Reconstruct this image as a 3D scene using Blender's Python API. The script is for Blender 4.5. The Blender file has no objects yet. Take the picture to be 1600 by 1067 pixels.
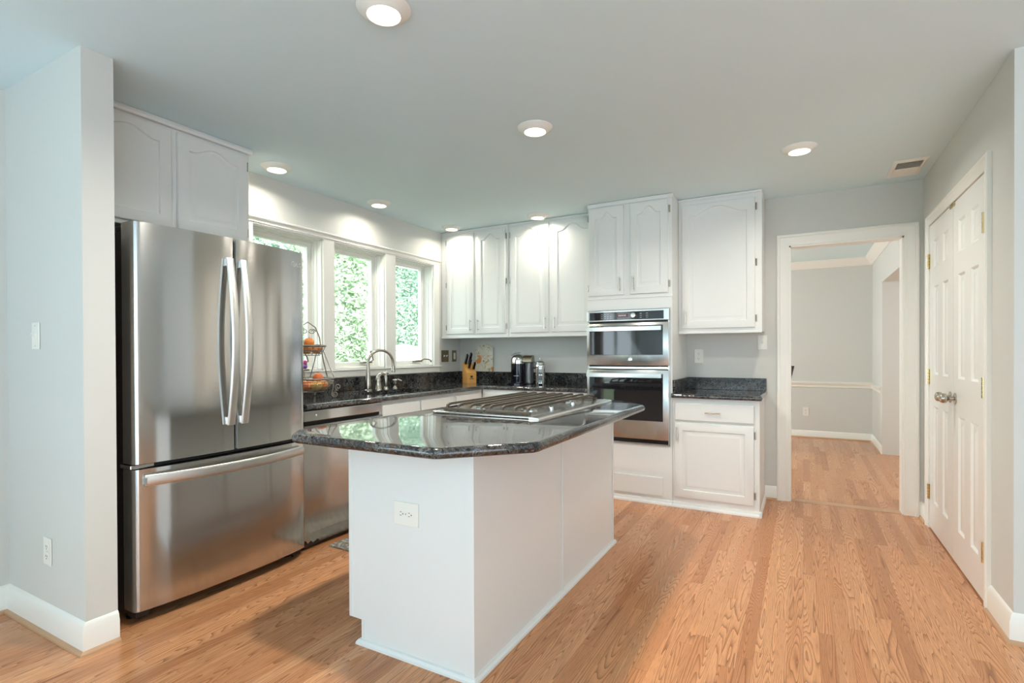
import bpy, bmesh, math, random
from mathutils import Vector, Matrix
random.seed(7)
PI = math.pi
SC = bpy.context.scene
COL = SC.collection

# ------------------------------------------------------------------ camera
YAW, PITCH, ROLL, FPX, CYPX, HCAM = 0.5059, -0.0062, -0.0039, 821.67, 554.9, 1.2062
def make_camera():
    cd = bpy.data.cameras.new('camera'); co = bpy.data.objects.new('camera', cd); COL.objects.link(co)
    f = Vector((-math.sin(YAW)*math.cos(PITCH), math.cos(YAW)*math.cos(PITCH), math.sin(PITCH)))
    r = Vector((math.cos(YAW), math.sin(YAW), 0)); u = r.cross(f)
    c, s = math.cos(ROLL), math.sin(ROLL)
    r2 = c*r + s*u; u2 = -s*r + c*u
    m = Matrix((r2, u2, -f)).transposed().to_4x4(); m.translation = (0, 0, HCAM)
    co.matrix_world = m
    cd.sensor_fit = 'HORIZONTAL'; cd.sensor_width = 36; cd.lens = FPX/1600*36
    cd.shift_y = (CYPX-533.5)/1600; cd.clip_start = 0.02; cd.clip_end = 200
    SC.camera = co
make_camera()

# ------------------------------------------------------------------ world, sun, daylight, exposure
SC.view_settings.view_transform = 'Standard'
SC.view_settings.look = 'None'
SC.view_settings.gamma = 1
SC.view_settings.use_curve_mapping = False
SC.view_settings.exposure = 0.52
SC.cycles.max_bounces = 12; SC.cycles.diffuse_bounces = 6; SC.cycles.glossy_bounces = 5
SC.cycles.transmission_bounces = 8; SC.cycles.transparent_max_bounces = 12
SC.cycles.sample_clamp_indirect = 6.0
SC.cycles.caustics_reflective = False; SC.cycles.caustics_refractive = False
SC.cycles.use_denoising = True

w = bpy.data.worlds.new('world'); SC.world = w; w.use_nodes = True
bg = w.node_tree.nodes['Background']
bg.inputs[0].default_value = (0.80, 0.93, 1.0, 1); bg.inputs[1].default_value = 3.0   #L:sky

def lamp_sun(direction, strength, col):
    l = bpy.data.lights.new('sun', 'SUN'); l.energy = strength; l.color = col; l.angle = 0.02
    o = bpy.data.objects.new('sun', l); COL.objects.link(o)
    o.rotation_euler = Vector(direction).to_track_quat('-Z', 'Y').to_euler(); o.location = (6, -4, 12)
lamp_sun((-0.75, 0.20, -0.52), 22.0, (0.94, 0.95, 1.0))   #L:sun

def lamp_area(name, loc, direction, sx, sy, power, col):
    l = bpy.data.lights.new(name, 'AREA'); l.shape = 'RECTANGLE'; l.size = sx; l.size_y = sy
    l.energy = power; l.color = col
    o = bpy.data.objects.new(name, l); COL.objects.link(o); o.location = loc
    o.rotation_euler = Vector(direction).to_track_quat('-Z', 'Z').to_euler()
    return o
# area lamps added as daylight fill in the unseen, assumed window openings of the family room behind and beside the camera and of the dining room and hall
DAY = (0.70, 0.92, 1.0)
lamp_area('daylight_fill_rear', (-1.75, -7.13, 1.3), (0, 1, 0.15), 1.9, 1.7, 22, DAY)   #L:rearl
lamp_area('daylight_fill_patio', (-3.25, -2.2, 1.15), (1, 0.15, 0.8), 2.6, 1.9, 17, DAY)   #L:patio
lamp_area('daylight_fill_dining', (-2.93, 6.6, 1.45), (1, 0, 0), 1.8, 1.5, 50, (0.93, 0.98, 1.0))   #L:dining
lamp_area('added_fill_hall', (2.9, 6.3, 1.4), (-1, 0, 0), 1.4, 1.6, 14, (1.0, 0.93, 0.86))   #L:hall, warm fill added at an unseen, assumed window

# ------------------------------------------------------------------ materials
def lin(c):
    c = c/255.0
    return c/12.92 if c <= 0.04045 else ((c+0.055)/1.055)**2.4
def rgb(r, g, b): return (lin(r), lin(g), lin(b), 1)
MATS = {}
def mat(name, col, rough=0.5, metal=0.0, spec=0.5, coat=0.0, aniso=0.0, bump=None, emis=None, estr=0, trans=0.0, ior=1.45):
    m = bpy.data.materials.new(name); m.use_nodes = True
    n = m.node_tree.nodes; b = n['Principled BSDF']
    b.inputs['Base Color'].default_value = col; b.inputs['Roughness'].default_value = rough
    b.inputs['Metallic'].default_value = metal; b.inputs['Specular IOR Level'].default_value = spec
    b.inputs['Coat Weight'].default_value = coat; b.inputs['IOR'].default_value = ior
    b.inputs['Transmission Weight'].default_value = trans
    if emis: b.inputs['Emission Color'].default_value = emis; b.inputs['Emission Strength'].default_value = estr
    if aniso:
        b.inputs['Anisotropic'].default_value = aniso; b.inputs['Anisotropic Rotation'].default_value = 0.25
        t = n.new('ShaderNodeTangent'); t.direction_type = 'RADIAL'; t.axis = 'Z'
        m.node_tree.links.new(t.outputs[0], b.inputs['Tangent'])
    if bump:
        sc, st, stretch = bump
        tc = n.new('ShaderNodeTexCoord'); mp = n.new('ShaderNodeMapping'); mp.inputs['Scale'].default_value = stretch
        tx = n.new('ShaderNodeTexNoise'); tx.inputs['Scale'].default_value = sc; tx.inputs['Detail'].default_value = 3
        bp = n.new('ShaderNodeBump'); bp.inputs['Strength'].default_value = st; bp.inputs['Distance'].default_value = 0.002
        L = m.node_tree.links
        L.new(tc.outputs['Object'], mp.inputs[0]); L.new(mp.outputs[0], tx.inputs['Vector'])
        L.new(tx.outputs['Fac'], bp.inputs['Height']); L.new(bp.outputs[0], b.inputs['Normal'])
    MATS[name] = m
    return m
WALL = mat('wall_paint', rgb(211, 211, 206), 0.6, bump=(120, 0.08, (1, 1, 1)))
CEIL = mat('ceiling_paint', rgb(221, 240, 245), 0.75, bump=(90, 0.08, (1, 1, 1)))
TRIM = mat('trim_paint', rgb(238, 236, 229), 0.28)
CAB = mat('cabinet_paint', rgb(228, 228, 225), 0.32, bump=(60, 0.03, (1, 1, 0.2)))
DOORP = mat('door_paint', rgb(238, 238, 235), 0.25, bump=(40, 0.12, (6, 6, 0.5)))
PLAST = mat('white_plastic', rgb(236, 233, 224), 0.3)
SLOT = mat('slot_dark', rgb(40, 38, 36), 0.6)
STEEL = mat('brushed_steel', rgb(206, 205, 203), 0.13, 1.0, aniso=0.85)
STEELB = mat('bright_steel', rgb(205, 203, 198), 0.2, 1.0)
HANDLE = mat('satin_steel', rgb(222, 220, 216), 0.34, 1.0)
NICKEL = mat('brushed_nickel', rgb(190, 182, 170), 0.22, 1.0)
CHROME = mat('chrome', rgb(225, 225, 225), 0.06, 1.0)
BRASS = mat('brass', rgb(214, 192, 142), 0.22, 1.0)
IRON = mat('cast_iron', rgb(92, 84, 74), 0.45, 0.2)
BLACK = mat('black_plastic', rgb(22, 22, 24), 0.35)
DARKG = mat('dark_side', rgb(58, 52, 50), 0.42, 0.5)
GLASSB = mat('black_glass', rgb(28, 27, 30), 0.04, 0.0, 0.9)
PEWTER = mat('pewter', rgb(142, 130, 108), 0.32, 1.0)
LENS = mat('lamp_lens', rgb(255, 245, 225), 0.4, emis=(1.0, 0.86, 0.66, 1), estr=7.0)
REDD = mat('red_display', rgb(64, 28, 28), 0.1, emis=(0.8, 0.2, 0.15, 1), estr=0.03)
PALE = mat('pale_marks', rgb(200, 200, 200), 0.4)
GREYM = mat('grey_metal', rgb(122, 120, 120), 0.3, 0.7)
BLUEB = mat('glossy_blue_black', rgb(14, 18, 32), 0.08, 0.3, 0.8)
WOODK = mat('knife_block_wood', rgb(205, 152, 82), 0.4, bump=(30, 0.2, (1, 1, 6)))
DKWOOD = mat('dark_chair_wood', rgb(52, 32, 24), 0.3)
ORANGE = mat('orange_skin', rgb(232, 140, 62), 0.45, bump=(140, 0.3, (1, 1, 1)))
PEACH = mat('apple_skin', rgb(222, 120, 72), 0.3)
YELLOWF = mat('yellow_fruit', rgb(226, 172, 84), 0.4)
TERRA = mat('terracotta', rgb(170, 100, 58), 0.6)
WIRE = mat('grey_wire', rgb(146, 140, 128), 0.4, 0.6)
PINK = mat('pink_glass', rgb(214, 84, 140), 0.2)
PURPLE = mat('purple_glass', rgb(120, 80, 160), 0.2)
VINYL = mat('white_vinyl', rgb(238, 240, 240), 0.5)
BARK = mat('bark', rgb(92, 80, 68), 0.9)
GREYV = mat('vent_dark', rgb(120, 118, 108), 0.7)

def nodes_of(m): return m.node_tree.nodes, m.node_tree.links
def glass_mat():
    m = bpy.data.materials.new('window_glass'); m.use_nodes = True; n, L = nodes_of(m)
    n.remove(n['Principled BSDF']); out = n['Material Output']
    t = n.new('ShaderNodeBsdfTransparent'); t.inputs[0].default_value = (0.96, 0.985, 0.97, 1)
    g = n.new('ShaderNodeBsdfGlossy'); g.inputs['Roughness'].default_value = 0.02
    fr = n.new('ShaderNodeFresnel'); fr.inputs[0].default_value = 1.3
    mx = n.new('ShaderNodeMixShader')
    ge = n.new('ShaderNodeNewGeometry'); mu = n.new('ShaderNodeMath'); mu.operation = 'MULTIPLY'; iv = n.new('ShaderNodeMath'); iv.operation = 'SUBTRACT'; iv.inputs[0].default_value = 1.0
    L.new(ge.outputs['Backfacing'], iv.inputs[1]); L.new(fr.outputs[0], mu.inputs[0]); L.new(iv.outputs[0], mu.inputs[1])
    L.new(mu.outputs[0], mx.inputs[0]); L.new(t.outputs[0], mx.inputs[1]); L.new(g.outputs[0], mx.inputs[2]); L.new(mx.outputs[0], out.inputs[0])
    return m
GLASS = glass_mat()
def clear_mat():
    m = bpy.data.materials.new('carafe_glass'); m.use_nodes = True; n, L = nodes_of(m)
    b = n['Principled BSDF']; b.inputs['Base Color'].default_value = (0.9, 0.95, 0.97, 1); b.inputs['Roughness'].default_value = 0.03
    b.inputs['Transmission Weight'].default_value = 0.85; b.inputs['IOR'].default_value = 1.3
    return m
CLEAR = clear_mat()

class NT:
    """small node-tree writer"""
    def __init__(s, m): s.n, s.L = nodes_of(m)
    def math(s, op, a, b=None, c=None):
        k = s.n.new('ShaderNodeMath'); k.operation = op
        for i, v in enumerate((a, b, c)):
            if v is None: continue
            if hasattr(v, 'links'): s.L.new(v, k.inputs[i])
            else: k.inputs[i].default_value = v
        return k.outputs[0]
    def noise(s, vec, scale, detail=2, rough=0.5, dist=0.0):
        k = s.n.new('ShaderNodeTexNoise'); k.inputs['Scale'].default_value = scale; k.inputs['Detail'].default_value = detail
        k.inputs['Roughness'].default_value = rough; k.inputs['Distortion'].default_value = dist
        s.L.new(vec, k.inputs['Vector']); return k.outputs['Fac']
    def comb(s, x, y, z):
        k = s.n.new('ShaderNodeCombineXYZ')
        for i, v in enumerate((x, y, z)):
            if hasattr(v, 'links'): s.L.new(v, k.inputs[i])
            else: k.inputs[i].default_value = v
        return k.outputs[0]
    def white(s, vec):
        k = s.n.new('ShaderNodeTexWhiteNoise'); k.noise_dimensions = '2D'; s.L.new(vec, k.inputs['Vector']); return k.outputs['Value']
    def ramp(s, fac, stops, interp='LINEAR'):
        k = s.n.new('ShaderNodeValToRGB'); e = k.color_ramp.elements; k.color_ramp.interpolation = interp
        e[0].position, e[0].color = stops[0]; e[1].position, e[1].color = stops[-1]
        for p, c in stops[1:-1]:
            q = e.new(p); q.color = c
        s.L.new(fac, k.inputs[0]); return k.outputs[0]
    def mix(s, fac, a, b, mode='MIX'):
        k = s.n.new('ShaderNodeMix'); k.data_type = 'RGBA'; k.blend_type = mode
        for i, v in ((0, fac), (6, a), (7, b)):
            if hasattr(v, 'links'): s.L.new(v, k.inputs[i])
            else: k.inputs[i].default_value = v
        return k.outputs[2]

def floor_mat():
    m = mat('oak_floor', rgb(200, 150, 108), 0.28); t = NT(m); b = t.n['Principled BSDF']
    tc = t.n.new('ShaderNodeTexCoord'); sp = t.n.new('ShaderNodeSeparateXYZ'); t.L.new(tc.outputs['Object'], sp.inputs[0])
    X, Y = sp.outputs[0], sp.outputs[1]
    xs = t.math('DIVIDE', X, 0.0572); bi = t.math('FLOOR', xs); fx = t.math('FRACT', xs)
    r1 = t.white(t.comb(bi, 3.3, 0)); ys = t.math('DIVIDE', t.math('ADD', Y, t.math('MULTIPLY', r1, 9.0)), 1.15)
    pi_ = t.math('FLOOR', ys); fy = t.math('FRACT', ys)
    r2 = t.white(t.comb(bi, pi_, 0)); r3 = t.white(t.comb(pi_, bi, 0))
    seed = t.math('MULTIPLY', r2, 37.0)
    gx = t.math('ADD', X, t.math('MULTIPLY', r3, 5.0))
    # growth rings: contour lines of a long soft noise
    v1 = t.comb(t.math('MULTIPLY', gx, 13.0), t.math('MULTIPLY', Y, 0.75), seed)
    n1 = t.noise(v1, 1.0, 1.3, 0.4, 0.25)
    rings = t.math('FRACT', t.math('MULTIPLY', n1, t.math('ADD', 24.0, t.math('MULTIPLY', r3, 26.0))))
    saw = t.math('POWER', rings, 3.2)
    v2 = t.comb(t.math('MULTIPLY', gx, 330.0), t.math('MULTIPLY', Y, 14.0), seed)
    n2 = t.noise(v2, 1.0, 2, 0.6)
    v3 = t.comb(t.math('MULTIPLY', gx, 18.0), t.math('MULTIPLY', Y, 1.1), seed)
    n3 = t.noise(v3, 1.0, 2, 0.5)
    base = t.ramp(r2, [(0.0, rgb(192, 126, 82)), (0.35, rgb(213, 147, 100)), (0.7, rgb(224, 162, 115)), (1.0, rgb(182, 117, 75))])
    c1 = t.mix(t.math('MULTIPLY', saw, 0.88), base, rgb(112, 62, 33))
    c2 = t.mix(t.math('MULTIPLY', t.ramp(n2, [(0.5, (0, 0, 0, 1)), (0.66, (1, 1, 1, 1))]), 0.38), c1, rgb(120, 74, 42))
    c3 = t.mix(t.math('MULTIPLY', n3, 0.25), c2, rgb(228, 170, 124))
    ex = t.math('MINIMUM', fx, t.math('SUBTRACT', 1.0, fx)); ey = t.math('MULTIPLY', t.math('MINIMUM', fy, t.math('SUBTRACT', 1.0, fy)), 13.8)
    gap = t.math('LESS_THAN', t.math('MINIMUM', ex, ey), 0.014)
    c4 = t.mix(t.math('MULTIPLY', gap, 0.3), c3, rgb(96, 58, 34))
    t.L.new(c4, b.inputs['Base Color'])
    bp = t.n.new('ShaderNodeBump'); bp.inputs['Strength'].default_value = 0.12; bp.inputs['Distance'].default_value = 0.001
    t.L.new(t.math('SUBTRACT', t.math('MULTIPLY', saw, -0.5), gap), bp.inputs['Height']); t.L.new(bp.outputs[0], b.inputs['Normal'])
    t.L.new(t.math('ADD', 0.19, t.math('MULTIPLY', n2, 0.10)), b.inputs['Roughness'])
    return m
FLOOR = floor_mat()
BOUNCE_CARPET = mat('pale_bounce_carpet', rgb(186, 198, 208), 0.95)  # cool pale tone for the added, unseen bounce surface
SHOE = mat('oak_shoe', rgb(192, 152, 118), 0.35, bump=(20, 0.1, (1, 1, 1)))

def granite_mat(name, rough, ior):
    m = mat(name, rgb(30, 30, 32), rough, spec=0.5, ior=ior); t = NT(m); b = t.n['Principled BSDF']
    tc = t.n.new('ShaderNodeTexCoord'); O = tc.outputs['Object']
    big = t.noise(O, 4.0, 4, 0.55, 1.5); mid = t.noise(O, 16.0, 6, 0.7, 3.0); fine = t.noise(O, 95.0, 3, 0.6, 0.4); fine2 = t.noise(O, 60.0, 3, 0.6, 0.4)
    c = t.ramp(mid, [(0.36, rgb(12, 12, 14)), (0.46, rgb(24, 24, 26)), (0.505, rgb(128, 126, 122)), (0.55, rgb(28, 27, 27)), (0.64, rgb(96, 94, 90)), (0.72, rgb(16, 16, 18))])
    c = t.mix(t.ramp(big, [(0.40, (0, 0, 0, 1)), (0.60, (0.8, 0.8, 0.8, 1))]), c, rgb(16, 16, 18))
    c = t.mix(t.ramp(fine, [(0.56, (0, 0, 0, 1)), (0.68, (0.6, 0.6, 0.6, 1))]), c, rgb(120, 128, 142))
    c = t.mix(t.ramp(fine2, [(0.58, (0, 0, 0, 1)), (0.66, (0.6, 0.6, 0.6, 1))]), c, rgb(10, 10, 12))
    brown = t.noise(O, 7.0, 3, 0.5, 1.0)
    c = t.mix(t.ramp(brown, [(0.56, (0, 0, 0, 1)), (0.70, (0.55, 0.55, 0.55, 1))]), c, rgb(78, 54, 36))
    t.L.new(c, b.inputs['Base Color'])
    return m
GRAN = granite_mat('dark_granite', 0.05, 1.65)
GRANB = granite_mat('dark_granite_splash', 0.16, 1.35)
def rug_mat():
    m = mat('woven_rug', rgb(170, 166, 156), 0.95); t = NT(m); b = t.n['Principled BSDF']
    tc = t.n.new('ShaderNodeTexCoord')
    k = t.n.new('ShaderNodeTexVoronoi'); k.inputs['Scale'].default_value = 45; t.L.new(tc.outputs['Object'], k.inputs['Vector'])
    c = t.ramp(k.outputs['Distance'], [(0.25, rgb(188, 184, 176)), (0.5, rgb(128, 120, 108))])
    t.L.new(c, b.inputs['Base Color']); return m
RUG = rug_mat()
def leaf_mat(name, a, b_, tr):
    m = bpy.data.materials.new(name); m.use_nodes = True; t = NT(m)
    t.n.remove(t.n['Principled BSDF']); out = t.n['Material Output']
    tc = t.n.new('ShaderNodeTexCoord'); nz = t.noise(tc.outputs['Object'], 2.2, 3, 0.6)
    c = t.ramp(nz, [(0.35, a), (0.65, b_)])
    d = t.n.new('ShaderNodeBsdfDiffuse'); tl = t.n.new('ShaderNodeBsdfTranslucent'); mx = t.n.new('ShaderNodeMixShader')
    mx.inputs[0].default_value = tr
    t.L.new(c, d.inputs[0]); t.L.new(c, tl.inputs[0]); t.L.new(d.outputs[0], mx.inputs[1]); t.L.new(tl.outputs[0], mx.inputs[2]); t.L.new(mx.outputs[0], out.inputs[0])
    return m
LEAF1 = leaf_mat('leaf_pale', rgb(158, 178, 148), rgb(198, 208, 188), 0.4)
LEAF2 = leaf_mat('leaf_green', rgb(132, 160, 142), rgb(182, 198, 178), 0.4)
GRASS = leaf_mat('lawn', rgb(112, 128, 100), rgb(132, 146, 116), 0.1)
def board_art():
    m = mat('painted_board', rgb(214, 210, 190), 0.35); t = NT(m); b = t.n['Principled BSDF']
    tc = t.n.new('ShaderNodeTexCoord'); sp = t.n.new('ShaderNodeSeparateXYZ'); t.L.new(tc.outputs['Object'], sp.inputs[0])
    nz = t.noise(tc.outputs['Object'], 22.0, 2, 0.5, 0.8)
    c = t.ramp(nz, [(0.38, rgb(206, 204, 186)), (0.47, rgb(226, 222, 208)), (0.52, rgb(196, 186, 150)), (0.58, rgb(224, 220, 206)), (0.66, rgb(168, 160, 128))])
    nb = t.noise(tc.outputs['Object'], 13.0, 2, 0.4, 0.4)
    low = t.math('LESS_THAN', sp.outputs[2], 0.17)
    c = t.mix(t.math('MULTIPLY', t.ramp(nb, [(0.54, (0, 0, 0, 1)), (0.60, (1, 1, 1, 1))]), low), c, rgb(206, 138, 74))
    c = t.mix(t.math('MULTIPLY', t.ramp(nb, [(0.28, (1, 1, 1, 1)), (0.36, (0, 0, 0, 1))]), low), c, rgb(120, 104, 70))
    t.L.new(c, b.inputs['Base Color']); return m
BOARD = board_art()

# ------------------------------------------------------------------ mesh helpers
class MB:
    def __init__(s, T=None): s.bm = bmesh.new(); s.T = T
    def _new(s, before):
        return [v for v in s.bm.verts if v not in before]
    def box(s, x0, y0, z0, x1, y1, z1, b=0.0, seg=2):
        x0, x1 = sorted((x0, x1)); y0, y1 = sorted((y0, y1)); z0, z1 = sorted((z0, z1))
        vs = [s.bm.verts.new(p) for p in ((x0,y0,z0),(x1,y0,z0),(x1,y1,z0),(x0,y1,z0),(x0,y0,z1),(x1,y0,z1),(x1,y1,z1),(x0,y1,z1))]
        fs = [s.bm.faces.new([vs[i] for i in q]) for q in ((0,3,2,1),(4,5,6,7),(0,1,5,4),(1,2,6,5),(2,3,7,6),(3,0,4,7))]
        if b > 0:
            es = set(e for f in fs for e in f.edges)
            bmesh.ops.bevel(s.bm, geom=list(es), offset=b, segments=seg, affect='EDGES', profile=0.5)
        return s
    def prism(s, poly, axis, a0, a1):
        def P(p, a): return {'z': (p[0], p[1], a), 'x': (a, p[0], p[1]), 'y': (p[0], a, p[1])}[axis]
        lo = [s.bm.verts.new(P(p, a0)) for p in poly]; hi = [s.bm.verts.new(P(p, a1)) for p in poly]
        n = len(poly)
        s.bm.faces.new(lo[::-1]); s.bm.faces.new(hi)
        for i in range(n): s.bm.faces.new((lo[i], lo[(i+1) % n], hi[(i+1) % n], hi[i]))
        return s
    def loops(s, loops, cap0=True, cap1=True, closed=True):
        L = [[s.bm.verts.new(p) for p in l] for l in loops]; n = len(L[0])
        for a, b in zip(L, L[1:]):
            for i in range(n if closed else n-1):
                j = (i+1) % n
                try: s.bm.faces.new((a[i], a[j], b[j], b[i]))
                except ValueError: pass
        if cap0: s.bm.faces.new(L[0][::-1])
        if cap1: s.bm.faces.new(L[-1])
        return s
    def tube(s, path, r, n=8, cap=True, flat=None):
        path = [Vector(p) for p in path]; m = len(path); loops = []
        up = None
        for i, p in enumerate(path):
            t = (path[min(i+1, m-1)] - path[max(i-1, 0)]).normalized()
            if up is None:
                up = Vector((0, 0, 1)) if abs(t.z) < 0.9 else Vector((1, 0, 0))
            a = t.cross(up).normalized(); up = a.cross(t).normalized()
            rr = r[i] if isinstance(r, (list, tuple)) else r
            ra, rb = (rr, rr) if flat is None else flat
            loops.append([p + a*(ra*math.cos(2*PI*k/n)) + up*(rb*math.sin(2*PI*k/n)) for k in range(n)])
        return s.loops(loops, cap, cap)
    def bar(s, path, wv, tv, wid, thk):
        """rectangular bar swept along path; wv, tv = width / thickness directions"""
        wv, tv = Vector(wv), Vector(tv); loops = []
        for p in path:
            p = Vector(p); a = wv*wid/2; c = tv*thk/2
            loops.append([p-a-c, p+a-c, p+a+c, p-a+c])
        return s.loops(loops)
    def lathe(s, prof, c=(0, 0, 0), axis='z', n=24, cap=True):
        loops = []
        for r, h in prof:
            lp = []
            for k in range(n):
                a = 2*PI*k/n; u, v = r*math.cos(a), r*math.sin(a)
                q = {'z': (u, v, h), 'x': (h, u, v), 'y': (v, h, u)}[axis]
                lp.append((c[0]+q[0], c[1]+q[1], c[2]+q[2]))
            loops.append(lp)
        return s.loops(loops, cap, cap)
    def ball(s, c, r, sz=1.0, n=16, m=10):
        prof = [(max(1e-4, r*math.sin(PI*i/m)), -r*sz*math.cos(PI*i/m)) for i in range(m+1)]
        return s.lathe(prof, c, 'z', n)
    def obj(s, name, material, parent=None, smooth=None, local=False, bevel=0, tag_=None):
        if s.T is not None: bmesh.ops.transform(s.bm, matrix=s.T, verts=s.bm.verts)
        bmesh.ops.recalc_face_normals(s.bm, faces=s.bm.faces)
        me = bpy.data.meshes.new(name)
        org = Vector((0, 0, 0))
        if parent is not None:
            org = Vector(parent['_o']) if '_o' in parent else Vector((0, 0, 0))
        elif not local:
            xs = [v.co for v in s.bm.verts]
            mn = [min(c[i] for c in xs) for i in range(3)]; mxx = [max(c[i] for c in xs) for i in range(3)]
            org = Vector(((mn[0]+mxx[0])/2, (mn[1]+mxx[1])/2, mn[2]))
        if not local:
            bmesh.ops.translate(s.bm, vec=-org, verts=s.bm.verts)
        s.bm.to_mesh(me); s.bm.free()
        o = bpy.data.objects.new(name, me); COL.objects.link(o)
        me.materials.append(material)
        if smooth is not None:
            for p in me.polygons: p.use_smooth = True
            me.set_sharp_from_angle(angle=math.radians(smooth))
        if parent is not None:
            o.parent = parent; o['_o'] = list(org)
        elif not local:
            o.location = org; o['_o'] = list(org)
        return o

def thing(name, label, cat, loc, group=None):
    o = bpy.data.objects.new(name, None); COL.objects.link(o); o.location = loc; o.empty_display_size = 0.05
    o['_o'] = list(loc); o['label'] = label; o['category'] = cat
    if group: o['group'] = group
    return o
def tag(o, label, cat, group=None, kind=None):
    o['label'] = label; o['category'] = cat
    if group: o['group'] = group
    if kind: o['kind'] = kind
    return o
def struct(name, mb, m, parent=None, smooth=None):
    o = mb.obj(name, m, parent, smooth)
    if parent is None: o['kind'] = 'structure'
    return o
def sgroup(name, loc):
    o = bpy.data.objects.new(name, None); COL.objects.link(o); o.location = loc; o['_o'] = list(loc); o['kind'] = 'structure'
    return o

# frames of reference: u to the viewer's right, v up, n out of the surface
def face_back(x, y, z):  return Matrix(((1, 0, 0, x), (0, 0, -1, y), (0, 1, 0, z), (0, 0, 0, 1)))       # faces -Y
def face_left(x, y, z):  return Matrix(((0, 0, 1, x), (1, 0, 0, y), (0, 1, 0, z), (0, 0, 0, 1)))        # faces +X
def face_right(x, y, z): return Matrix(((0, 0, -1, x), (-1, 0, 0, y), (0, 1, 0, z), (0, 0, 0, 1)))      # faces -X
def face_front(x, y, z): return Matrix(((-1, 0, 0, x), (0, 0, 1, y), (0, 1, 0, z), (0, 0, 0, 1)))       # faces +Y
def face_down(x, y, z):  return Matrix(((1, 0, 0, x), (0, -1, 0, y), (0, 0, -1, z), (0, 0, 0, 1)))

def arch_door(T, W, H, arch, t=0.02, rail=0.058, n=36, sharp=0.9):
    """raised-panel cabinet door; front at n=t, back at n=0, origin lower-left"""
    mb = MB(T)
    def outline(d, z):
        x0, x1, y0 = rail+d, W-rail-d, rail+d
        ytop = H-rail-arch*0.55-d
        pts = [(x0, y0, z), (x1, y0, z)]
        for k in range(n+1):
            s_ = 1-2*k/n; a = abs(s_)/sharp
            e = 0 if a >= 1 else 0.5+0.5*math.cos(PI*a)
            pts.append((x0+(x1-x0)*(s_+1)/2, ytop+arch*e, z))
        return pts
    def rect(d, z):
        pts = [(d, d, z), (W-d, d, z)]
        for k in range(n+1):
            s_ = 1-2*k/n
            pts.append((d+(W-2*d)*(s_+1)/2, H-d, z))
        return pts
    mb.loops([rect(0, 0), rect(0, t-0.006), rect(0.003, t-0.002), rect(0.009, t), outline(0, t), outline(0.004, t-0.009), outline(0.012, t-0.010), outline(0.034, t-0.001), outline(0.038, t-0.001)])
    return mb
def panel_leaf(T, W, H, t, cols, rows):
    """door leaf with raised panels in a grid; cols / rows are lists of (start, end)"""
    mb = MB(T)
    us = sorted(set([0, W]+[c for q in cols for c in q])); vs = sorted(set([0, H]+[c for q in rows for c in q]))
    for i in range(len(us)-1):
        for j in range(len(vs)-1):
            u0, u1, v0, v1 = us[i], us[i+1], vs[j], vs[j+1]
            def R(d, z): return [(u0+d, v0+d, z), (u1-d, v0+d, z), (u1-d, v1-d, z), (u0+d, v1-d, z)]
            if (u0, u1) in cols and (v0, v1) in rows:
                mb.loops([R(0, t), R(0.012, t-0.009), R(0.02, t-0.009), R(0.05, t-0.002)], cap0=False)
            else:
                mb.loops([R(0, t)], cap0=False, cap1=True) if False else mb.bm.faces.new([mb.bm.verts.new(p) for p in R(0, t)])
    mb.loops([[(0, 0, 0), (W, 0, 0), (W, H, 0), (0, H, 0)], [(0, 0, t), (W, 0, t), (W, H, t), (0, H, t)]], cap0=True, cap1=False)
    bmesh.ops.remove_doubles(mb.bm, verts=mb.bm.verts, dist=1e-5)
    return mb
def pull(T, parent, length=0.10, vertical=True, m=None):
    mb = MB(T); h = length/2
    if vertical:
        mb.tube([(0, -h, 0.028), (0, h, 0.028)], 0.005, 8)
        for s_ in (-h*0.75, h*0.75): mb.tube([(0, s_, 0), (0, s_, 0.028)], 0.004, 8)
    else:
        mb.tube([(-h, 0, 0.028), (h, 0, 0.028)], 0.005, 8)
        for s_ in (-h*0.75, h*0.75): mb.tube([(s_, 0, 0), (s_, 0, 0.028)], 0.004, 8)
    return mb.obj('handle', m or NICKEL, parent, 40)
def cab_hinge(T, parent):
    mb = MB(T); mb.box(-0.006, -0.028, 0, 0.006, 0.028, 0.004, 0.001, 1); mb.tube([(0, -0.024, 0.006), (0, 0.024, 0.006)], 0.005, 8)
    return mb.obj('hinge', NICKEL, parent, 40)

XL, XR, YB, ZC = -3.29, 0.757, 4.76, 2.44
YR, XP, YP1, YP2, XLN = 2.89, -2.53, 1.013, 1.127, -3.27

# ------------------------------------------------------------------ setting
struct('floor', MB().box(-3.6, -7.4, -0.1, 4.4, 9.0, 0), FLOOR)
struct('added_bounce_floor', MB().box(XLN, -7.2, 0, 4.2, -0.7, 0.012), BOUNCE_CARPET)  # unseen carpet added so light bounces cooler to the ceiling
struct('ceiling', MB().box(-3.6, -7.4, ZC, 4.4, 9.0, ZC+0.25), CEIL)
WIN = [(2.28, 2.88), (2.99, 3.58), (3.71, 4.28)]; WZ0, WZ1 = 1.07, 2.09
mb = MB(); XO = -3.46
mb.box(XO, YP2, 0, XL, YB+0.12, WZ0); mb.box(XO, YP2, WZ1, XL, YB+0.12, ZC)
ys = [YP2]+[v for q in WIN for v in q]+[YB+0.12]
for i in range(0, len(ys), 2): mb.box(XO, ys[i], WZ0, XL, ys[i+1], WZ1)
struct('wall_left', mb, WALL)
mb = MB()
for a in ((-7.2, -3.6), (-0.8, YP1)): mb.box(XO, a[0], 0, XLN, a[1], ZC)
mb.box(XO, -3.6, 2.12, XLN, -0.8, ZC)
struct('wall_left_near', mb, WALL)
struct('wall_partition', MB().box(XO, YP1, 0, XP, YP2, ZC), WALL)
DX0, DX1, DZ = -0.098, 0.645, 2.045
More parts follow.
